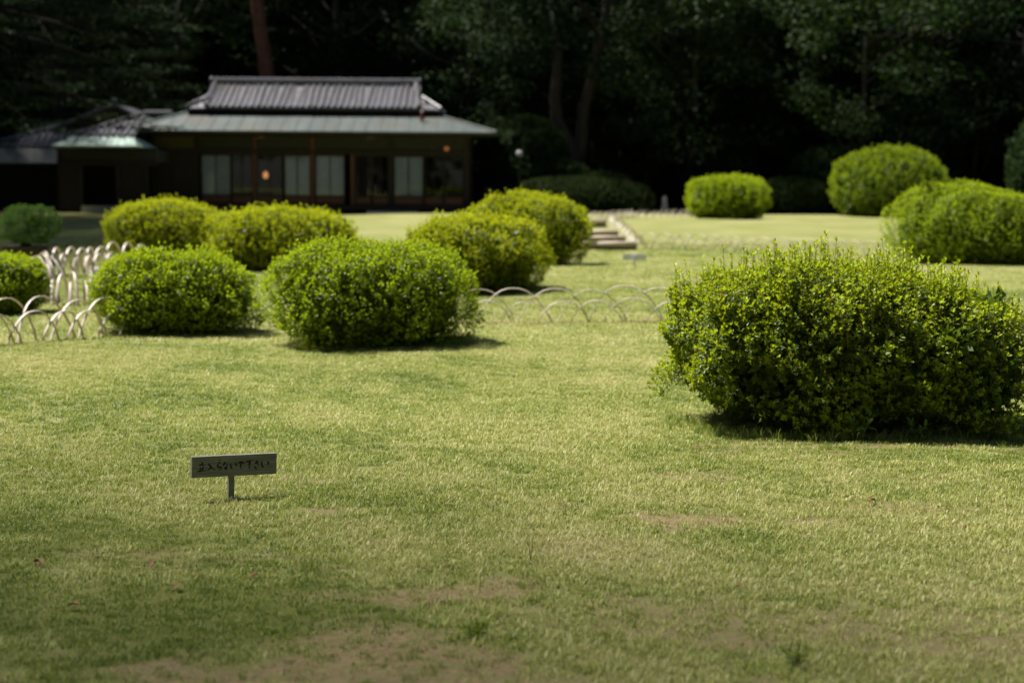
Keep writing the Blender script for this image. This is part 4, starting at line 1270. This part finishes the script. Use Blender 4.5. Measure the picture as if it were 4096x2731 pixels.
# the forked tree by the hedge
ft = thing('forked_tree', 'big old tree with a forked leaning trunk behind the long hedge', 'tree', (3.25, 80.5, 0))
m = MB()
m.tube([(.25, 0, -.1), (.15, 0, 1.2), (-.1, 0, 2.4), (-.55, 0, 3.6), (-1.05, 0, 4.6), (-1.15, .1, 5.6), (-1.0, .2, 8), (-1.6, .3, 12)], [.75, .56, .50, .42, .36, .30, .26, .15], 10)
m.tube([(0, 0, 2.0), (.25, .1, 3.4), (.3, .1, 5), (.9, .2, 7.5), (1.4, .2, 10), (1.7, 0, 13)], [.42, .34, .30, .28, .22, .10], 9)
m.tube([(1.2, .2, 9), (-.2, .5, 11), (-.6, .4, 13.5)], [.18, .14, .06], 7)
m.build('trunk', M['bark'], ft, True)
r5 = random.Random(8)
cl = [((r5.uniform(-4.5, 5), r5.uniform(-3, 3.5), r5.uniform(6.5, 17)), (1.5, 1.5, .8)) for _ in range(52)]
link('crown', crown(302, cl, 260, .28, M['forest']), None, ft)
tag(ft.children[-1], kind='stuff')

# ground rising behind the wood
hx = np.linspace(-170, 170, 60)
hy = np.linspace(104, 228, 24)
HX, HY = np.meshgrid(hx, hy)
HZ = -0.3 + 30 * np.clip((HY - 105) / 45, 0, 1) ** 0.8 + 1.5 * np.sin(HX * .07) * np.clip((HY - 108) / 20, 0, 1)
hi = np.arange(HX.size).reshape(HX.shape)
tag(link('hillside', np_mesh('hillside', np.stack([HX.ravel(), HY.ravel(), HZ.ravel()], 1),
    np.stack([hi[:-1, :-1], hi[:-1, 1:], hi[1:, 1:], hi[1:, :-1]], -1).reshape(-1, 4), True), noisy('leaf_mould', (0.004, 0.007, 0.003), (0.008, 0.012, 0.005), .6, rough=.95, bump=.05)), kind='structure')

# the mass of the wood closing the view: nobody could count its trees
r6 = random.Random(12)
cl = []
for i in range(1500):
    a = r6.uniform(-1, 1)
    x = a * 75
    y = 100 + r6.uniform(-3, 5) - (abs(a) ** 3) * 30
    cl.append(((x, y, r6.uniform(.3, 20)), (2.6, 1.6, 1.7)))
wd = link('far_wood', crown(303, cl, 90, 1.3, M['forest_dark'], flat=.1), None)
tag(wd, 'dark mass of the far wood closing the view', 'wood', kind='stuff')
cl = []
for i in range(560):      # the garden is a clearing: the same wood goes on round its sides and behind
    f = r6.random()
    if f < .36: x, y = -38 + r6.uniform(-4, 4), r6.uniform(-30, 72)
    elif f < .72: x, y = 40 + r6.uniform(-4, 4), r6.uniform(-30, 72)
    else: x, y = r6.uniform(-42, 44), -26 + r6.uniform(-4, 4)
    cl.append(((x, y, r6.uniform(.5, 25)), (3.6, 3.6, 2.2)))
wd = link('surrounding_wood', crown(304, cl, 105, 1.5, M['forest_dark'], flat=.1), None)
tag(wd, 'dark mass of the wood surrounding the garden clearing', 'wood', kind='stuff')
# ------------------------------------------------------------------ small things on the lawn
def dead_leaf(seed):
    r = random.Random(seed)
    m = MB()
    n = 7
    for i in range(n):
        f = i / (n - 1)
        w = math.sin(PI * (.08 + .92 * f)) * .30 * (1 - .25 * f)
        z = .10 * math.sin(f * PI * 1.2) + .05 * f
        c = .12 * math.sin(f * 3)
        m.v += [(f - .5, c - w, z + w * .55), (f - .5, c, z - .02), (f - .5, c + w, z + w * .75)]
    for i in range(n - 1):
        for k in range(2):
            m.f.append((i * 3 + k, i * 3 + k + 1, i * 3 + 4 + k, i * 3 + 3 + k))
    m.tube([(-.5, .0, 0), (-.72, .03, .03)], .018, 4)
    me = m.mesh('dead_leaf', True)
    me.materials.append(M['litter'])
    return me
DL = [dead_leaf(i) for i in range(3)]
rl = random.Random(9)
for x, y, s, in [(-1.47, 6.31, .05), (-1.95, 6.33, .055), (-1.3, 5.95, .045), (-1.62, 5.68, .05), (-1.02, 6.12, .04), (-.75, 7.1, .035), (1.78, 7.58, .06),
                 (-1.15, 6.9, .04), (-2.35, 6.4, .05), (.9, 6.0, .035), (1.1, 9.1, .04), (.35, 8.7, .035)]:
    o = link('fallen_leaf', rl.choice(DL), None, None, loc=(x, y, gz(x, y) + .02), rot=(rl.uniform(-.3, .3), rl.uniform(-.3, .3), rl.uniform(0, 6.28)), scale=s)
    tag(o, 'small curled brown leaf fallen on the short grass', 'leaf', 'fallen leaves on the lawn')
for lab, pts in [('pale bent twig lying beside fallen leaves on the mossy lawn', [(-1.55, 6.26), (-1.42, 6.18), (-1.33, 6.24), (-1.28, 6.33)]),
                 ('thin straight straw twig lying on the lawn beyond the worn soil', [(-1.05, 6.46), (-.97, 6.42), (-.90, 6.43), (-.80, 6.36)]),
                 ('long fine twig lying left of the bent twig', [(-1.86, 6.47), (-1.78, 6.41), (-1.70, 6.43), (-1.64, 6.38)])]:
    q = [(a, b, gz(a, b) + .026 + .006 * (i % 2)) for i, (a, b) in enumerate(pts)]
    tag(MB().tube(q, [.0020] * (len(q) - 1) + [.0009], 5).build('twig', M['strawtwig'], None, True), lab, 'twig')

def plant(name, label, loc, stems, hgt, ls, mat, seed, wid=.45, spread=.5):
    r = rng(seed)
    t = thing(name, label, 'plant', (loc[0], loc[1], gz(*loc)))
    P, A, Ls = [], [], []
    m = MB()
    for i in range(stems):
        a = 2 * PI * i / stems + r.uniform(0, 1)
        ax = np.array([math.cos(a) * spread, math.sin(a) * spread, 1.0])
        ax /= np.linalg.norm(ax)
        L = hgt * r.uniform(.7, 1.1)
        P.append(np.zeros(3)); A.append(ax); Ls.append(L)
        m.tube([(0, 0, -.01), tuple(ax * L)], [.0022, .001], 4, False)
    q = sprig_leaves(r, np.array(P), np.array(A), np.array(Ls), 8, 3, ls)
    f = link('leaves', leaves_mesh('leaves', q[0], q[1], q[2], q[3], q[4], q[4] * wid, q[5], r.uniform(0, 1, len(q[4])), True), mat, t)
    tag(f, kind='stuff')
    tag(m.build('stems', M['shoot'], t), kind='stuff')
    return t
plant('vine_seedling', 'pale broad-leaved seedling poking out from under the big loose shrub', (2.14, 9.50), 4, .15, .060, M['vine'], 1)
plant('vine_seedling', 'broad-leaved seedling under the big loose shrub, beside a cut stem', (2.50, 9.52), 4, .12, .058, M['vine'], 2)
plant('vine_seedling', 'broad-leaved creeper climbing the shaded end of the big loose shrub', (2.95, 9.62), 5, .30, .060, M['vine'], 3, spread=.3)
plant('weed', 'thin dark weed standing alone between the worn patches of lawn', (.085, 6.45), 2, .14, .016, M['vine'], 4, .3, .15)
plant('weed', 'low leafy weed tuft on the worn foreground soil', (-.12, 5.35), 7, .04, .040, M['weed'], 5, .2, 1.2)
plant('weed', 'spiky green weed tuft near the moss in the foreground', (.95, 5.05), 8, .06, .045, M['weed'], 6, .14, .8)
